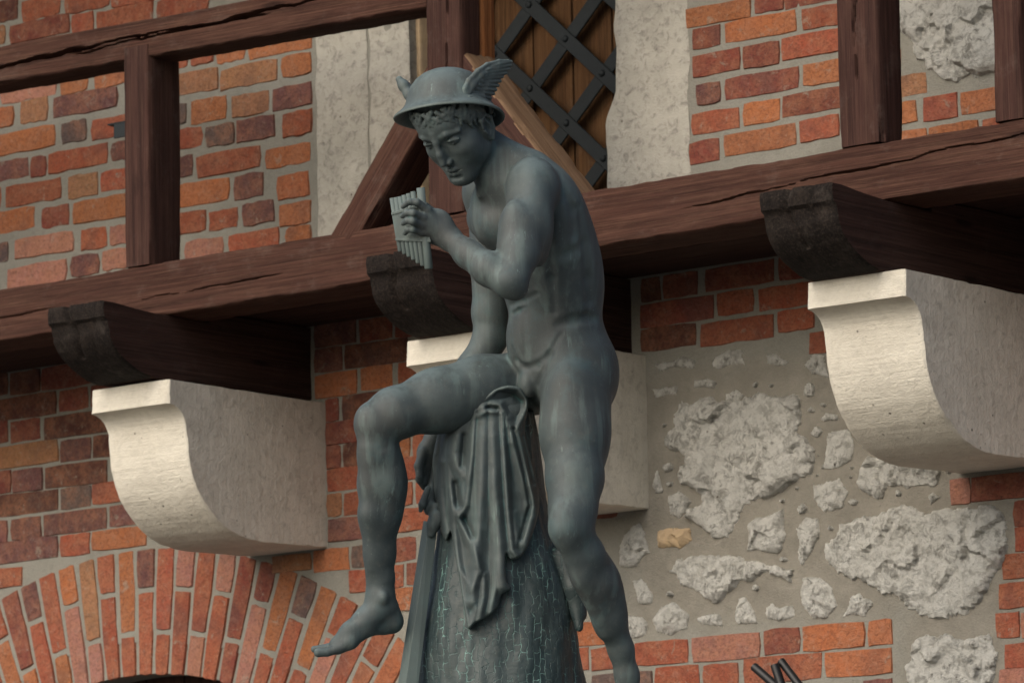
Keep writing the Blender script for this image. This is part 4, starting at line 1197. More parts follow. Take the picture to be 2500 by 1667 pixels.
# nose
body.chain([((0, .0890, .024), .0070), ((0, .0955, .006), .0062), ((0, .1060, -.020), .0060), ((0, .1125, -.042), .0064)], .007, fr=h)
body.ell((0, .098, -.034), (.0095, .013, .022), None, .008, fr=h)
for s in (1, -1):
    body.ell((s * .0095, .100, -.047), (.0058, .0088, .0064), None, .005, fr=h)
    body.ell((s * .006, .106, -.0545), (.0030, .0045, .0030), None, .003, True, fr=h)
# mouth
body.chain([((-.020, .086, -.0735), .0030), ((-.007, .0975, -.0695), .0050), ((0, .0972, -.0710), .0048), ((.007, .0975, -.0695), .0050), ((.020, .086, -.0735), .0030)], .0035, fr=h)
body.chain([((-.017, .0855, -.0795), .0034), ((0, .0950, -.0835), .0062), ((.017, .0855, -.0795), .0034)], .0035, fr=h)
body.chain([((-.022, .0885, -.0757), .0015), ((0, .1030, -.0768), .0019), ((.022, .0885, -.0757), .0015)], .002, True, fr=h)
body.chain([((-.012, .0985, -.0925), .003), ((.012, .0985, -.0925), .003)], .008, True, fr=h)
body.cone((0, .101, -.058), (0, .098, -.065), .0008, .0012, .004, True, fr=h)
# ears
for s in (1, -1):
    body.ell((s * .070, .006, -.036), (.010, .019, .031), None, .006, fr=h)
    body.ell((s * .0785, .012, -.032), (.007, .0085, .015), None, .004, True, fr=h)
    body.chain([((s * .076, .024, -.024), .0038), ((s * .079, .020, -.008), .0042), ((s * .081, .002, -.004), .0044), ((s * .081, -.011, -.022), .0042), ((s * .078, -.006, -.046), .0040), ((s * .072, .008, -.063), .0062)], .003, fr=h)
    body.cone((s * .075, .022, -.034), (s * .076, .020, -.042), .0035, .003, .003, fr=h)
# --- near arm
def arm_near():
    body.slim = .0035
    body.group(.010)
    body.ell(J(1224, 434, .160), (.064, .074, .074), None, .02)
    body.chain([(J(1223, 442, .185), .058), (J(1207, 520, .240), .051), (J(1192, 580, .280), .045), (J(1177, 645, .320), .039)], .02)
    body.ell(J(1186, 545, .268), (.038, .036, .075), np.array([[1, 0, 0], [0, 0, 1], [.25, 1, 0]]) / np.array([[1], [1], [1.03]]), .03)
    body.ell(J(1234, 525, .228), (.034, .036, .085), np.array([[1, 0, 0], [0, 0, 1], [.28, 1, 0]]) / np.array([[1], [1], [1.04]]), .03)
    body.ell(J(1184, 668, .320), (.024, .022, .022), None, .02)
    body.chain([(J(1160, 645, .318), .0365), (J(1122, 618, .295), .0385), (J(1075, 583, .260), .0330), (J(1030, 546, .222), .0262)], .016)
    body.chain([(J(1262, 470, .19), .004), (J(1256, 540, .205), .006), (J(1238, 610, .22), .006), (J(1222, 660, .23), .004)], .012, True)
arm_near()
# --- near hand closed on the pipes
def hand_near():
    body.slim = .0006
    body.group(.006)
    body.chain([(J(1034, 549, .224), .0290), (J(1018, 535, .220), .0285)], .01)
    body.ell(J(1000, 520, .222), (.040, .040, .0195), np.array([unit([-.84, .46, .1]), unit([.46, .84, .0]), unit([-.08, -.04, 1])]), .014)
    kn = {'i': J(982, 483, .240), 'm': J(972, 500, .246), 'r': J(968, 517, .245), 'l': J(968, 534, .238)}
    for q, r in (('i', .0105), ('m', .0108), ('r', .0104), ('l', .0095)):
        body.cone(J(1012, 528, .224), kn[q], .016, r, .010)
    body.chain([(kn['i'], .0098), (J(958, 465, .252), .0088), (J(940, 463, .252), .0076), (J(926, 474, .243), .0066)], .004)
    body.chain([(kn['m'], .0100), (J(949, 490, .262), .0090), (J(935, 489, .258), .0076), (J(924, 496, .247), .0066)], .004)
    body.chain([(kn['r'], .0096), (J(948, 508, .262), .0088), (J(936, 507, .257), .0075), (J(926, 513, .246), .0065)], .004)
    body.chain([(kn['l'], .0088), (J(948, 527, .252), .0080), (J(937, 527, .248), .0068), (J(930, 536, .239), .0060)], .004)
    body.chain([(J(1016, 520, .210), .016), (J(1000, 495, .200), .0135), (J(975, 476, .198), .0110), (J(952, 470, .200), .0090)], .006)   # thumb behind the reeds
    for a, b in (((986, 493), (964, 479)), ((980, 509), (955, 499)), ((980, 526), (955, 518))):
        body.cone(J(*a, .258), J(*b, .268), .0008, .0016, .004, True)
hand_near()
# --- far arm, hanging to the sword
body.group(.010)
body.ell(J(1128, 440, -.12), (.066, .066, .070), None, .02)
body.chain([(J(1128, 450, -.12), .054), (J(1128, 600, -.11), .047), (J(1128, 720, -.10), .041), (J(1128, 775, -.09), .036)], .02)
body.ell(J(1122, 772, -.095), (.024, .026, .028), None, .018)
body.chain([(J(1125, 778, -.09), .037), (J(1090, 850, -.075), .041), (J(1045, 940, -.055), .034), (J(1000, 1010, -.035), .0265)], .018)
body.group(.006)
body.ell(J(984, 1052, -.025), (.026, .040, .020), np.array([[.95, .2, .2], [-.2, .97, .1], [-.2, -.1, .97]]), .014)
body.cone(J(998, 1015, -.035), J(986, 1040, -.028), .027, .022, .012)
for i, (x0, y0, x1, y1, x2, y2) in enumerate(((972, 1075, 964, 1100, 974, 1118), (980, 1082, 974, 1106, 984, 1120), (989, 1085, 985, 1108, 993, 1120), (997, 1083, 995, 1104, 1001, 1116))):
    body.chain([(J(x0, y0, -.012 - .008 * i), .0105), (J(x1, y1, .002 - .008 * i), .0095), (J(x2, y2, -.012 - .008 * i), .0080)], .005)
body.chain([(J(972, 1040, -.010), .013), (J(962, 1070, .004), .0105), (J(963, 1092, .010), .0085)], .006)
# --- raised far leg
body.slim = .0058
body.group(.010)
body.chain([(J(1222, 878, -.055), .080), (J(1105, 892, .02), .0745), (J(1000, 920, .07), .0705), (J(905, 950, .115), .0590), (J(862, 968, .130), .0485)], .03)
body.ell(J(1040, 915, .055), (.12, .068, .072), [unit([-.93, -.2, .33]), unit([.2, -.98, 0]), unit([.33, 0, .95])], .03)
body.ell(J(847, 972, .146), (.034, .044, .034), None, .022)                       # knee cap
body.chain([(J(866, 985, .128), .050), (J(868, 1045, .122), .048), (J(872, 1110, .112), .0525), (J(872, 1190, .104), .0490), (J(873, 1270, .098), .0385), (J(874, 1330, .096), .0345), (J(872, 1375, .096), .0345)], .016)
body.ell(J(893, 1110, .105), (.044, .085, .050), None, .03)                        # calf
body.chain([(J(842, 1030, .155), .012), (J(846, 1180, .140), .012), (J(855, 1300, .120), .010)], .04)   # shin bone
body.cone(J(915, 1022, .16), J(880, 1030, .175), .002, .004, .010, True)
# foot
body.slim = .0015
body.group(.010)
body.chain([(J(874, 1368, .096), .0345), (J(872, 1395, .098), .0330), (J(842, 1425, .108), .0300), (J(806, 1452, .118), .0245), (J(772, 1478, .124), .0165)], .014)
body.chain([(J(890, 1400, .088), .028), (J(898, 1426, .086), .0265), (J(880, 1432, .092), .022)], .014)
body.ell(J(880, 1372, .128), (.012, .014, .012), None, .012)                       # ankle bone
body.chain([(J(880, 1440, .095), .016), (J(842, 1447, .118), .013), (J(805, 1474, .132), .0155), (J(776, 1488, .132), .0155)], .012)
body.chain([(J(800, 1460, .098), .017), (J(770, 1482, .098), .0135)], .012)
body.slim = .0004
body.group(.004)
toes = [(J(786, 1486, .136), J(752, 1497, .142), J(731, 1498, .143), .0112, .0100), (J(782, 1480, .122), J(744, 1489, .124), J(722, 1490, .122), .0092, .0078),
        (J(780, 1478, .108), J(742, 1486, .108), J(727, 1489, .104), .0086, .0072), (J(782, 1480, .096), J(752, 1488, .093), J(740, 1493, .092), .0092, .0078), (J(788, 1480, .086), J(764, 1490, .080), J(753, 1496, .079), .0088, .0074)]
for a, b, c, r0, r1 in toes: body.chain([(a, r0), (b, r1), (c, r1 * 1.04)], .002)
body.chain([(J(870, 1460, .105), .003), (J(830, 1470, .135), .006), (J(800, 1494, .142), .003)], .012, True)     # hollow of the sole
# --- near leg
body.slim = .0078
body.group(.010)
body.chain([(J(1322, 880, .060), .090), (J(1320, 1000, .125), .0755), (J(1320, 1100, .175), .0665), (J(1316, 1170, .215), .0555), (J(1312, 1205, .232), .0515)], .03)
body.ell(J(1308, 960, .130), (.060, .125, .055), None, .04)
body.ell(J(1352, 1000, .095), (.045, .125, .055), None, .04)
body.ell(J(1298, 1205, .256), (.038, .050, .034), None, .03)
body.ell(J(1372, 850, .045), (.030, .060, .060), None, .03)
body.chain([(J(1316, 1215, .228), .050), (J(1345, 1275, .205), .0485), (J(1374, 1340, .180), .0480), (J(1402, 1420, .150), .0425), (J(1426, 1490, .130), .0345), (J(1440, 1550, .118), .0335)], .016)
body.ell(J(1390, 1325, .155), (.036, .085, .044), [unit([.93, .37, 0]), unit([-.37, .93, 0]), [0, 0, 1]], .03)
body.chain([(J(1290, 1225, .262), .016), (J(1336, 1330, .222), .017), (J(1388, 1450, .168), .014)], .04)
body.chain([(J(1440, 1550, .118), .0335), (J(1446, 1600, .112), .0330), (J(1450, 1640, .108), .030)], .014)
body.chain([(J(1446, 1605, .115), .033), (J(1415, 1638, .19), .030), (J(1385, 1660, .26), .022), (J(1365, 1668, .31), .016)], .014)
# the body's lower end, modest
body.slim = 0.0
body.group(.012)
body.ell(J(1212, 882, .060), (.020, .030, .022), None, .03)

t_ = __import__('time').time()
lo = np.minimum.reduce([J(700, 1700, -.2), J(700, 1700, .3)]); lo[2] = -.21
hi = J(1480, 140, -.2); hi[2] = .36
HSTEP = .0036
V, F = mesh_field(body, lo, hi, HSTEP)
# finer where the small forms are: head, hands, foot
cen = V[F].mean(1)
def ball(p, r): return np.linalg.norm(cen - p, axis=1) < r
sel = ball(HEAD((0, .03, -.03)), .13) | ball(J(970, 505, .24), .085) | ball(J(985, 1070, -.02), .07) | ball(J(775, 1480, .12), .07)
V, F = refine(V, F, sel)
V = project(body, V)
cen = V[F].mean(1)
# one finer pass on the face itself
def refine_tri(V, T, sel):
    # refine() takes quads; feed degenerate pairs by treating each triangle once
    E = np.sort(np.concatenate([T[:, [0, 1]], T[:, [1, 2]], T[:, [2, 0]]]), 1)
    key = E[:, 0].astype(np.int64) * len(V) + E[:, 1]
    m = np.concatenate([sel] * 3)
    u, inv = np.unique(key, return_inverse=True); inv = inv.ravel()
    mark = np.zeros(len(u), bool); mark[inv[m]] = True
    new = np.full(len(u), -1, np.int64); new[mark] = len(V) + np.arange(mark.sum())
    mid = (V[u[mark] // len(V)] + V[u[mark] % len(V)]) / 2
    V2 = np.concatenate([V, mid]); em = new[inv].reshape(3, len(T)).T
    k = (em >= 0).sum(1); out = [T[k == 0]]
    q = k == 3; A, B, C = T[q].T; x, y, z = em[q].T
    out += [np.stack(t, 1) for t in ((A, x, z), (x, B, y), (z, y, C), (x, y, z))]
    for r in range(3):
        q = (k == 1) & (em[:, r] >= 0); R = np.roll(T[q], -r, 1); mm = em[q, r]
        out += [np.stack((R[:, 0], mm, R[:, 2]), 1), np.stack((mm, R[:, 1], R[:, 2]), 1)]
        q = (k == 2) & (em[:, r] < 0); R = np.roll(T[q], -r, 1); e1 = em[q, (r + 1) % 3]; e2 = em[q, (r + 2) % 3]
        out += [np.stack((R[:, 0], R[:, 1], e1), 1), np.stack((R[:, 0], e1, e2), 1), np.stack((e2, e1, R[:, 2]), 1)]
    return V2, np.concatenate(out)
n0 = len(V)
V, F = refine_tri(V, F, np.linalg.norm(cen - HEAD((.012, .07, -.04)), axis=1) < .085)
V[n0:] = project(body, V[n0:])

BASE = to_world(J(1176, 1700, 0)[None])[0]
statue = tag(empty('bronze_statue', BASE), 'weathered green bronze statue of a seated nude youth in a winged helmet holding pan pipes', 'statue')
def stat(name, V, F, mat=M_BRONZE, parent=None, smooth=True):
    W = to_world(np.asarray(V, float)) - BASE
    o = mesh_ob(name, W if isinstance(F, np.ndarray) else list(W), F, mat, parent or statue, smooth)
    return o
stat('body', V, F)
print('body', len(V), len(F), round(__import__('time').time() - t_, 1), 's')
# --- hair: short locks under the helmet
HC = J(1031, 254, .120); HUP = unit([-.035, 1, -.23])
def under_helmet(P): return np.zeros(len(P))
hair = Field().group(.004)
hr = random.Random(4)
hair.ell((0, -.018, .040), (.0775, .094, .080), None, .01, fr=HEAD)
hair.ell((0, .055, -.022), (.080, .075, .068), None, .008, True, fr=HEAD)
hair.ell((0, .0, -.075), (.12, .13, .060), None, .008, True, fr=HEAD)
hair.group(.003)
def lock(az, z0, drop, curl, r):
    pts = []
    for k in range(5):
        t = k / 4
        a = az + curl * math.sin(t * 2.6) * .16
        z = z0 - drop * t
        rl = .0785 - .006 * t; rf = .0965 - .004 * t
        bulge = .005 * math.sin(t * math.pi) + .004
        zz = max(-1, min(1, (z - .034) / .110)); s = math.sqrt(max(.05, 1 - zz * zz * .55))
        pts.append(((math.sin(a) * (rl + bulge) * s, -.016 + math.cos(a) * (rf + bulge) * s, z), r * (1 - .62 * t)))
    hair.chain(pts, .002, fr=HEAD)
for row, (z0, dr) in enumerate(((.074, .034), (.060, .030), (.052, .026))):
    n = 34
    for i in range(n):
        az = -2.1 + 4.2 * (i + .5 * (row % 2) + hr.uniform(-.3, .3)) / n
        side = min(1, abs(az) / 1.5)
        lock(az, z0 - .030 * side ** 2 + hr.uniform(-.003, .003), dr + .005 + .016 * side + hr.uniform(-.004, .006), hr.choice((-1, 1)) * hr.uniform(.5, 1.3), hr.uniform(.0046, .0060))
for i in range(14):      # in front of and behind the ear
    s = 1 if i % 2 else -1
    lock(s * hr.uniform(1.12, 1.40), .030 + hr.uniform(-.014, .012), .046, hr.uniform(-1.4, 1.4), .0055)
    lock(s * hr.uniform(1.85, 2.3), .010 + hr.uniform(-.02, .02), .040, hr.uniform(-1.4, 1.4), .0058)
Pc = HEAD((0, 0, .03))
def hair_trim(P): return 0.0
_ev = hair.ev
def ev_trim(P, act=None): return np.maximum(_ev(P, act), (P - HC) @ HUP - .008)
hair.ev = ev_trim
V, F = mesh_field(hair, Pc - .125, Pc + .125, .0024)
V = project(hair, V, None, 1)
stat('hair', V, F)

# --- the helmet: a lathe of dome and flared brim, two wings
def helmet():
    hc = HC; up = HUP; fr = unit(np.cross(up, np.cross(HF, up))); sd = np.cross(fr, up)
    prof = [(0, .0945), (.020, .0928), (.040, .0878), (.058, .0795), (.073, .067), (.084, .052), (.0905, .036), (.0935, .022), (.096, .012), (.1005, .004), (.107, -.003), (.114, -.0085), (.1195, -.0125), (.1215, -.0165), (.1200, -.0195), (.1160, -.0185),
            (.109, -.0125), (.101, -.0055), (.094, .004), (.089, .016), (.086, .034), (.079, .050), (.068, .064), (.050, .076), (.025, .085), (0, .0875)]
    n = 128; V = []
    for r, z in prof:
        for k in range(n):
            a = 2 * math.pi * k / n
            wav = 1 + .010 * math.sin(2 * a + .6) * (r > .1)
            x, y = r * math.cos(a) * .985 * wav, r * math.sin(a) * 1.03 * wav
            zz = z + (.0035 * math.cos(2 * a) * (r - .09) / .03 if r > .09 else 0)
            V.append(hc + sd * x + fr * y + up * zz)
    m = len(prof)
    F = [(i * n + k, i * n + (k + 1) % n, (i + 1) * n + (k + 1) % n, (i + 1) * n + k) for i in range(m - 1) for k in range(n)]
    o = stat('helmet', V, np.array(F))
    recalc(o)
    # near wing: a leading edge and three ranks of overlapping feathers
    f = Field().group(.002)
    def Wp(x, y, off=0.0): return J(x, y, .199 - (x - 1062) * .00078 - max(0, x - 1128) * -.0003 + off)
    le = [(1064, 222, .0062), (1068, 204, .0064), (1077, 186, .0062), (1097, 164, .0056), (1119, 149, .0048), (1146, 141, .0040), (1168, 140, .0032)]
    f.chain([(Wp(x, y, .001), r) for x, y, r in le], .004)
    f.chain([(Wp(1072, 218), .010), (Wp(1084, 196), .0105), (Wp(1104, 174), .0085), (Wp(1130, 155), .006)], .006)
    f.chain([(Wp(1086, 224), .011), (Wp(1106, 224), .010)], .006)
    tips = [(1174, 142), (1173, 150), (1169, 159), (1163, 168), (1154, 177), (1149, 187), (1144, 197), (1139, 207), (1134, 216), (1127, 226)]
    for i, (tx, ty) in enumerate(tips):
        t = i / 9
        sx, sy = 1118 - 38 * t, 158 + 60 * t
        mx, my = (sx + tx) / 2, (sy + ty) / 2 - 2 + 2 * t
        f.chain([(Wp(sx, sy, .000), .0060), (Wp(mx, my, .002), .0060), (Wp(tx, ty, .000), .0036)], .001)
    for (xa, ya, xb, yb, r_) in ((1082, 212, 1136, 205, .0055), (1088, 200, 1146, 186, .0055), (1098, 186, 1156, 170, .0050), (1108, 174, 1164, 158, .0042), (1078, 222, 1124, 220, .0055), (1120, 162, 1168, 148, .0035)):
        f.cone(Wp(xa, ya, -.002), Wp(xb, yb, -.002), r_ + .001, r_ * .7, .003)
    for rank, (frac, off, cnt, r) in enumerate(((.62, .0040, 9, .0040), (.42, .0060, 8, .0038), (.25, .0072, 7, .0036))):
        for i in range(cnt):
            t = (i + .5) / cnt
            j = t * 9; k = min(8, int(j)); u = j - k
            tx = tips[k][0] * (1 - u) + tips[k + 1][0] * u; ty = tips[k][1] * (1 - u) + tips[k + 1][1] * u
            sx, sy = 1118 - 40 * t, 158 + 58 * t
            ex, ey = sx + (tx - sx) * frac, sy + (ty - sy) * frac
            f.chain([(Wp(sx, sy, off - .002), r), (Wp((sx + ex) / 2, (sy + ey) / 2 - 1, off), r), (Wp(ex, ey, off - .0005), r * .75)], .0008)
    C = Wp(1120, 184)
    V, F = mesh_field(f, C - .085, C + .085, .0020)
    V = project(f, V, None, 1)
    stat('wing', V, F, M_BRONZE, o)
    # the far wing, seen nearly end on
    f = Field().group(.004)
    r0 = hc - sd * .086 + up * .025
    wp = [(J(950, 240, .03), .010), (J(940, 218, .02), .0115), (J(927, 197, .01), .0115), (J(917, 183, .005), .0080)]
    f.chain(wp, .008)
    f.chain([(J(958, 240, .03), .008), (J(945, 208, .010), .0085), (J(930, 190, .0), .006)], .006)
    C = J(935, 210, 0)
    V, F = mesh_field(f, C - .08, C + .08, .0025)
    stat('wing', project(f, V, None, 1), F, M_BRONZE, o)
helmet()

# --- the pan pipes
def pan_pipes():
    tops = [(900.5, 455, 902.5, 0), (909.5, 453.5), (918.5, 451.5), (928, 448), (938, 444.5), (948.5, 440), (966, 431.5)]
    bots = [(920, 578), (930, 584), (940, 590), (950.5, 597), (961, 605), (971.5, 611), (985, 618)]
    rad = [.0056] * 6 + [.0092]
    c_t = [.206 + .0035 * i for i in range(7)]
    # the flat binding between two raised cords
    def strip(ta, tb, grow, name, root=None):
        f = []
        V = []
        for (tp, bt, r, c) in ((tops[0], bots[0], rad[0], c_t[0]), (tops[6], bots[6], rad[6], c_t[6])):
            a, b = np.array(J(tp[0], tp[1], c)), np.array(J(bt[0], bt[1], c + .004))
            s = -1 if tp is tops[0] else 1
            for t in (ta[0 if s < 0 else 1], tb[0 if s < 0 else 1]):
                p = a + (b - a) * t
                for w in (-1, 1): V.append(p + np.array([s * (r + grow * .6), 0, w * (r + grow)]))
        F = [(0, 1, 3, 2), (4, 6, 7, 5), (0, 4, 5, 1), (2, 3, 7, 6), (1, 5, 7, 3), (0, 2, 6, 4)]
        o = stat(name, V, F, M_BRONZE, root, False); recalc(o)
        md = o.modifiers.new('b', 'BEVEL'); md.width = .0012; md.segments = 2
        return o
    root = strip((.30, .20), (.78, .66), .0006, 'pan_pipes')
    strip((.275, .185), (.325, .225), .0024, 'cord', root)
    strip((.750, .635), (.800, .672), .0024, 'cord', root)
    for (tp, bt, r, c) in zip(tops, bots, rad, c_t):
        p0, p1 = J(tp[0], tp[1], c), J(bt[0], bt[1], c + .004)
        ax = unit(p1 - p0); e1 = unit(np.cross(ax, [0, 0, 1])); e2 = np.cross(ax, e1); L = np.linalg.norm(p1 - p0)
        prof = [(r * .60, .02), (r * .62, 0), (r, 0), (r, L - .002), (r * .8, L), (.0001, L)]
        n = 20; V = [p0 + ax * z + (e1 * math.cos(2 * math.pi * k / n) + e2 * math.sin(2 * math.pi * k / n)) * rr for rr, z in prof for k in range(n)]
        F = np.array([(i * n + k, i * n + (k + 1) % n, (i + 1) * n + (k + 1) % n, (i + 1) * n + k) for i in range(len(prof) - 1) for k in range(n)])
        o = stat('reed', V, F, M_BRONZE, root); recalc(o)
pan_pipes()

# --- the stump's outline, and the drapery hung over its front
ST_Y = [945, 1000, 1060, 1130, 1200, 1260, 1320, 1380, 1440, 1500, 1568, 1640, 1700]
ST_L = [1040, 1020, 1012, 1008, 1006, 1000, 990, 978, 967, 958, 950, 935, 915]
ST_R = [1225, 1235, 1242, 1250, 1262, 1282, 1308, 1322, 1330, 1336, 1345, 1365, 1395]
def drapery():
    from mathutils.geometry import delaunay_2d_cdt
    out = [(1080, 940), (1098, 916), (1124, 900), (1148, 889), (1175, 885), (1198, 893), (1210, 912), (1213, 935), (1208, 960), (1206, 990), (1214, 1030), (1230, 1090), (1239, 1140), (1236, 1180), (1227, 1215), (1217, 1242), (1206, 1266), (1190, 1281),
           (1173, 1284), (1163, 1272), (1161, 1300), (1165, 1335), (1173, 1351), (1152, 1366), (1143, 1393), (1122, 1414), (1092, 1430), (1076, 1444), (1069, 1415), (1061, 1370), (1054, 1325), (1044, 1270), (1036, 1222), (1024, 1240), (1010, 1212), (999, 1165), (995, 1112), (993, 1066), (997, 1032), (1008, 992), (1030, 968), (1056, 953)]
    P = np.array(out, float)
    # smooth closed outline
    n = len(P); pts = []
    for i in range(n):
        p0, p1, p2, p3 = P[i - 1], P[i], P[(i + 1) % n], P[(i + 2) % n]
        m = max(2, int(np.linalg.norm(p2 - p1) / 3.0))
        for k in range(m):
            t = k / m
            pts.append(.5 * ((2 * p1) + (p2 - p0) * t + (2 * p0 - 5 * p1 + 4 * p2 - p3) * t * t + (-p0 + 3 * p1 - 3 * p2 + p3) * t ** 3))
    R = np.array(pts); m = len(R)
    sp = 2.2
    gx, gy = np.meshgrid(np.arange(995, 1245, sp), np.arange(880, 1448, sp)); Q = np.stack([gx.ravel(), gy.ravel()], -1)
    Q[:, 0] += (np.floor(Q[:, 1] / sp) % 2) * sp * .5
    x1, y1 = R[:, 0], R[:, 1]; x2, y2 = np.roll(x1, -1), np.roll(y1, -1)
    ins = np.zeros(len(Q), bool)
    for i in range(m):
        c = (y1[i] > Q[:, 1]) != (y2[i] > Q[:, 1])
        ins ^= c & (Q[:, 0] < x1[i] + (Q[:, 1] - y1[i]) / (y2[i] - y1[i] if y2[i] != y1[i] else 1e-9) * (x2[i] - x1[i]))
    Q = Q[ins]
    def dist_outline(W):
        return np.concatenate([np.sqrt(((w[:, None] - R[None]) ** 2).sum(-1)).min(1) for w in np.array_split(W, 40)])
    D = dist_outline(Q); Q = Q[D > sp * .6]
    res = delaunay_2d_cdt([Vector((p[0], p[1])) for p in np.concatenate([R, Q]).tolist()], [], [list(range(m))], 1, 1e-6)
    W = np.array([(p.x, p.y) for p in res[0]])
    D = dist_outline(W)
    def dpoly(pl):
        best = np.full(len(W), 1e9); tt_ = np.zeros(len(W)); L = 0; tot = sum(math.dist(a[:2], b[:2]) for a, b in zip(pl[:-1], pl[1:]))
        for a, b in zip(pl[:-1], pl[1:]):
            a_, b_ = np.array(a[:2], float), np.array(b[:2], float); v = b_ - a_; l = np.linalg.norm(v)
            t = np.clip(((W - a_) @ v) / (l * l), 0, 1); d = np.linalg.norm(W - a_ - t[:, None] * v, axis=1)
            q = d < best; best[q] = d[q]; tt_[q] = (L + t[q] * l) / tot; L += l
        return best, tt_
    y = np.clip(W[:, 1], 965, 1700)
    lx, rx = np.interp(y, ST_Y, ST_L) - 8, np.interp(y, ST_Y, ST_R) + 8
    cx, hw = (lx + rx) / 2, (rx - lx) / 2
    q = np.clip((W[:, 0] - cx) / hw, -.985, .985)
    c = hw * UNIT * .86 * np.sqrt(1 - q * q) - .010 + .006
    wav = fbm(np.c_[W * .018, W[:, :1] * 0], 3)
    # ridges: polyline, height at the ends and the middle, half width
    RG = [([(1060, 962), (1018, 1000), (1006, 1040), (1014, 1058)], .016, 12), ([(1082, 945), (1050, 990), (1036, 1040), (1050, 1072), (1062, 1090)], .020, 15),
          ([(1090, 942), (1083, 1045), (1071, 1158), (1056, 1184)], .020, 8.5), ([(1110, 938), (1107, 1065), (1101, 1195), (1091, 1314), (1082, 1380)], .027, 15),
          ([(1132, 945), (1137, 1117), (1148, 1250), (1153, 1345)], .027, 14), ([(1152, 950), (1160, 1065), (1167, 1169), (1176, 1262), (1186, 1274)], .022, 8),
          ([(1168, 962), (1195, 1065), (1222, 1145), (1224, 1185), (1206, 1248)], .020, 12), ([(1192, 985), (1222, 1090), (1234, 1185)], .014, 8),
          ([(1010, 1060), (1008, 1120), (1016, 1190), (1026, 1222)], .012, 7), ([(1026, 1065), (1036, 1148), (1049, 1273), (1064, 1377), (1077, 1436)], .016, 8),
          ([(1060, 1078), (1062, 1150), (1050, 1178), (1038, 1150)], .015, 8), ([(1044, 1170), (1080, 1250), (1101, 1310), (1082, 1352), (1056, 1305)], .018, 8),
          ([(1085, 1350), (1092, 1400), (1082, 1434)], .014, 9), ([(1112, 1320), (1110, 1370), (1100, 1424)], .018, 9), ([(1140, 1290), (1138, 1350), (1126, 1404)], .015, 8),
          ([(1072, 1215), (1096, 1275), (1108, 1315)], .014, 6), ([(1180, 1180), (1188, 1235), (1180, 1268)], .012, 7),
          ([(1080, 942), (1110, 918), (1138, 898), (1166, 889), (1192, 893), (1208, 914), (1211, 938), (1198, 964), (1183, 990), (1176, 1015)], .019, 8),
          ([(1102, 940), (1128, 926), (1148, 930), (1160, 950), (1165, 975)], .017, 8), ([(1098, 955), (1120, 944), (1140, 946)], .020, 5)]
    hsum = np.zeros(len(W))
    for pl, h, w in RG:
        d, t = dpoly(pl)
        e = h * .95 * (.75 + .25 * np.sin(np.pi * t)) * np.exp(-(d / (w * 1.22)) ** 2 * .9)
        hsum = np.maximum(hsum, e) + .35 * np.minimum(hsum, e)
    for pl, h, w in [([(1150, 905), (1180, 908), (1198, 922)], .015, 9), ([(1120, 936), (1140, 938)], .012, 5), ([(1200, 1000), (1226, 1110)], .010, 5), ([(1180, 985), (1205, 1090), (1218, 1160), (1196, 1236)], .012, 5),
                     ([(1066, 1000), (1060, 1070)], .010, 6), ([(1048, 1110), (1054, 1160)], .012, 8), ([(1066, 1190), (1085, 1230)], .012, 7)]:
        d, t = dpoly(pl); hsum -= h * np.exp(-(d / w) ** 2)
    c = c + hsum + wav * .0025 + .004 * np.clip((W[:, 1] - 1000) / 300, 0, 1)
    ed = np.clip(D / 5.0, 0, 1)
    c = c - .011 * (1 - np.sqrt(ed * (2 - ed)))
    V = [J(W[i, 0], W[i, 1], c[i]) for i in range(len(W))]
    F = [tuple(f) for f in res[2]]
    # turn the edge back to the stump
    k0 = len(V); idx = []
    from collections import Counter
    ec = Counter(); dr = {}
    for f in F:
        for a, b in zip(f, f[1:] + f[:1]):
            ec[(min(a, b), max(a, b))] += 1; dr[(min(a, b), max(a, b))] = (a, b)
    back = {}
    for e, cnt in ec.items():
        if cnt == 1:
            a, b = dr[e]
            for v in (a, b):
                if v not in back:
                    back[v] = len(V); V.append(J(W[v, 0] * .985 + 1120 * .015, W[v, 1], c[v] - .045))
            F.append((b, a, back[a], back[b]))
    o = stat('drapery', V, [tuple(f) for f in F]); 
    W3 = to_world(np.array(V)) - BASE
    for i, v in enumerate(o.data.vertices): v.co = W3[i]
    o.data.polygons.foreach_set('use_smooth', np.ones(len(o.data.polygons), dtype=bool))
    recalc(o)
    # the bulk of cloth under it, between thigh and stump
    cl = Field().group(.006)
    cl.ell(J(1122, 1000, .0), (.088, .075, .078), None, .03)
    cl.ell(J(1150, 945, .035), (.060, .035, .050), None, .03)
    C = J(1130, 980, .02)
    V, F = mesh_field(cl, C - .15, C + .15, .005)
    stat('drapery_fold', V, F, M_BRONZE, o)
drapery()

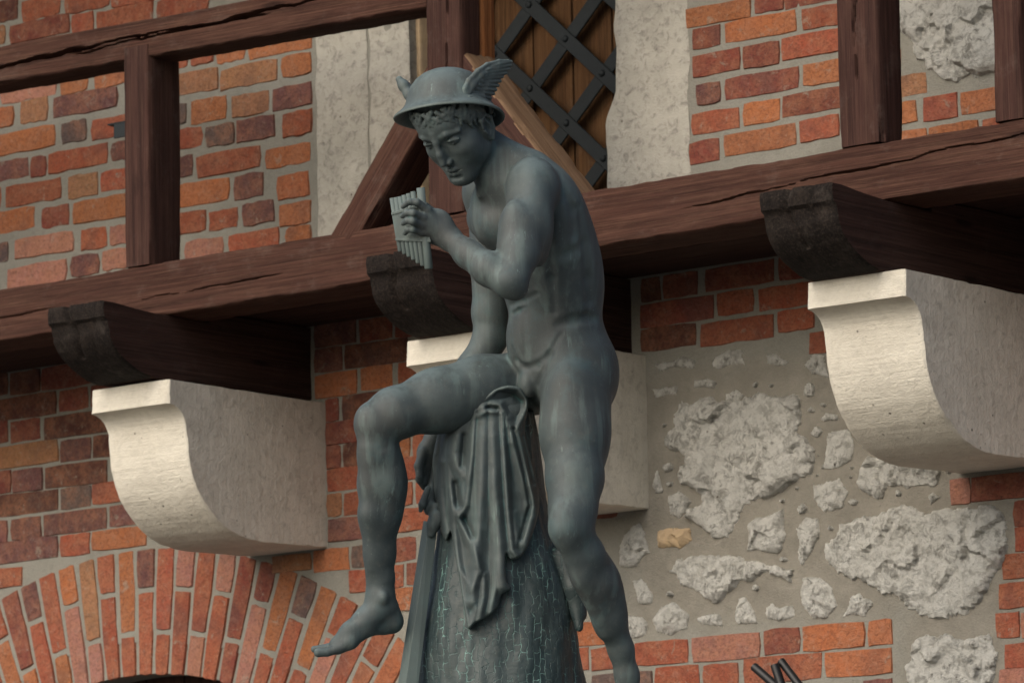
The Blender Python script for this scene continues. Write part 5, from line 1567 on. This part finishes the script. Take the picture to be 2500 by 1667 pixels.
# --- the stump, its bark split into small plates
def stump():
    ys, lf, rt = ST_Y, ST_L, ST_R
    n, m = 300, 300
    Y = np.linspace(945, 1700, m)
    Lx, Rx = np.interp(Y, ys, lf), np.interp(Y, ys, rt)
    A = np.linspace(0, 2 * math.pi, n, endpoint=False)
    YY, AA = np.meshgrid(Y, A, indexing='ij')
    cx = ((Lx + Rx) / 2)[:, None]; rx = ((Rx - Lx) / 2)[:, None] * UNIT
    q = np.stack([np.cos(AA) * 3, np.sin(AA) * 3, YY * .006], -1)
    lump = 1 + .045 * fbm(q, 3) * np.clip((YY - 1180) / 150, 0, 1)
    big = .0028 * fbm(np.stack([np.cos(AA) * 5, np.sin(AA) * 5, YY * .008], -1), 3)
    # plates: cells long in height, their joints sunk
    gx = AA / (2 * math.pi) * 30 + .5 * fbm(np.stack([np.cos(AA) * 6, np.sin(AA) * 6, YY * .03], -1), 2)
    gy = YY / 24.0 + .6 * fbm(np.stack([np.cos(AA) * 6 + 9, np.sin(AA) * 6, YY * .02], -1), 2) + .5 * (np.floor(gx) % 2)
    ex = np.abs(gx - np.round(gx)); ey = np.abs(gy - np.round(gy))
    w = np.clip(fbm(np.stack([np.cos(AA) * 4, np.sin(AA) * 4, YY * .012], -1), 3) + .75, .15, 1)
    groove = np.maximum(np.clip(1 - ex / .14, 0, 1), np.clip(1 - ey / .13, 0, 1) * .7) * w
    r = rx * lump + big - groove * .0008
    a = (cx - 1176) * UNIT + np.cos(AA) * r
    c = np.sin(AA) * r * .86 - .010
    b = -(YY - 784.2) * UNIT + 0 * AA
    V = np.stack([a, b, c], -1).reshape(-1, 3)
    I = np.arange(m * n).reshape(m, n); Jn = np.roll(I, -1, 1)
    F = np.stack([I[:-1], Jn[:-1], Jn[1:], I[1:]], -1).reshape(-1, 4)
    F = [tuple(f) for f in F] + [tuple(I[0])]
    o = stat('tree_stump', V, F, M_BARK); recalc(o)
    # a broken stub of branch on the right
    f = Field().group(.006)
    f.chain([(J(1290, 1280, .02), .030), (J(1318, 1350, .04), .026), (J(1330, 1410, .045), .018)], .01)
    f.chain([(J(1325, 1400, .05), .014), (J(1330, 1440, .06), .010)], .008)
    C = J(1312, 1360, .04)
    V, F = mesh_field(f, C - .12, C + .12, .004)
    stat('branch_stub', V, F, M_BARK, o)
stump()

# --- the sword leaning on the stump
def sword():
    top = dict(l=(972, 1195), m=(986, 1200), r=(1006, 1205)); bot = dict(l=(893, 1700), m=(912, 1700), r=(946, 1700))
    V = []
    for d, c0 in ((top, .030), (bot, .120)):
        V += [J(*d['l'], c0 - .012), J(*d['m'], c0 + .010), J(*d['r'], c0 + .002), J((d['m'][0] + d['r'][0]) / 2, d['m'][1], c0 - .028)]
    F = [(0, 1, 5, 4), (1, 2, 6, 5), (2, 3, 7, 6), (3, 0, 4, 7), (0, 3, 2, 1), (4, 5, 6, 7)]
    o = stat('sword', V, F, M_BRONZE, None, False); recalc(o)
    md = o.modifiers.new('b', 'BEVEL'); md.width = .0016; md.segments = 2
    f = Field().group(.004)
    f.chain([(J(1000, 1060, -.02), .010), (J(990, 1130, .005), .011), (J(986, 1170, .02), .013)], .006)
    f.chain([(J(983, 1122, .03), .007), (J(970, 1158, .034), .0085), (J(966, 1172, .034), .005)], .004)
    f.chain([(J(1000, 1165, .03), .012), (J(996, 1205, .04), .014), (J(990, 1225, .042), .010)], .008)
    f.ell(J(1004, 1190, .048), (.014, .018, .010), None, .005)
    C = J(988, 1150, .01)
    V, F = mesh_field(f, C - .11, C + .11, .003)
    stat('hilt', V, F, M_BRONZE, o)
sword()

# --- pedestal under the frame, so that the statue stands on something
ped = tag(empty('pedestal', (BASE[0], BASE[1], 0)), 'square stone pedestal under the bronze statue', 'pedestal')
zt = BASE[2] - .02
mesh_ob('plinth', *box(-.42, .42, -.42, .42, 0, zt - .20), M_PLINTH, ped)
mesh_ob('cap', *box(-.47, .47, -.47, .47, zt - .198, zt - .03), M_PLINTH, ped)
V, F = box(-.40, .40, -.40, .40, zt - .029 - BASE[2], zt + .05 - BASE[2])
o = mesh_ob('base', V, F, M_BRONZE, statue)
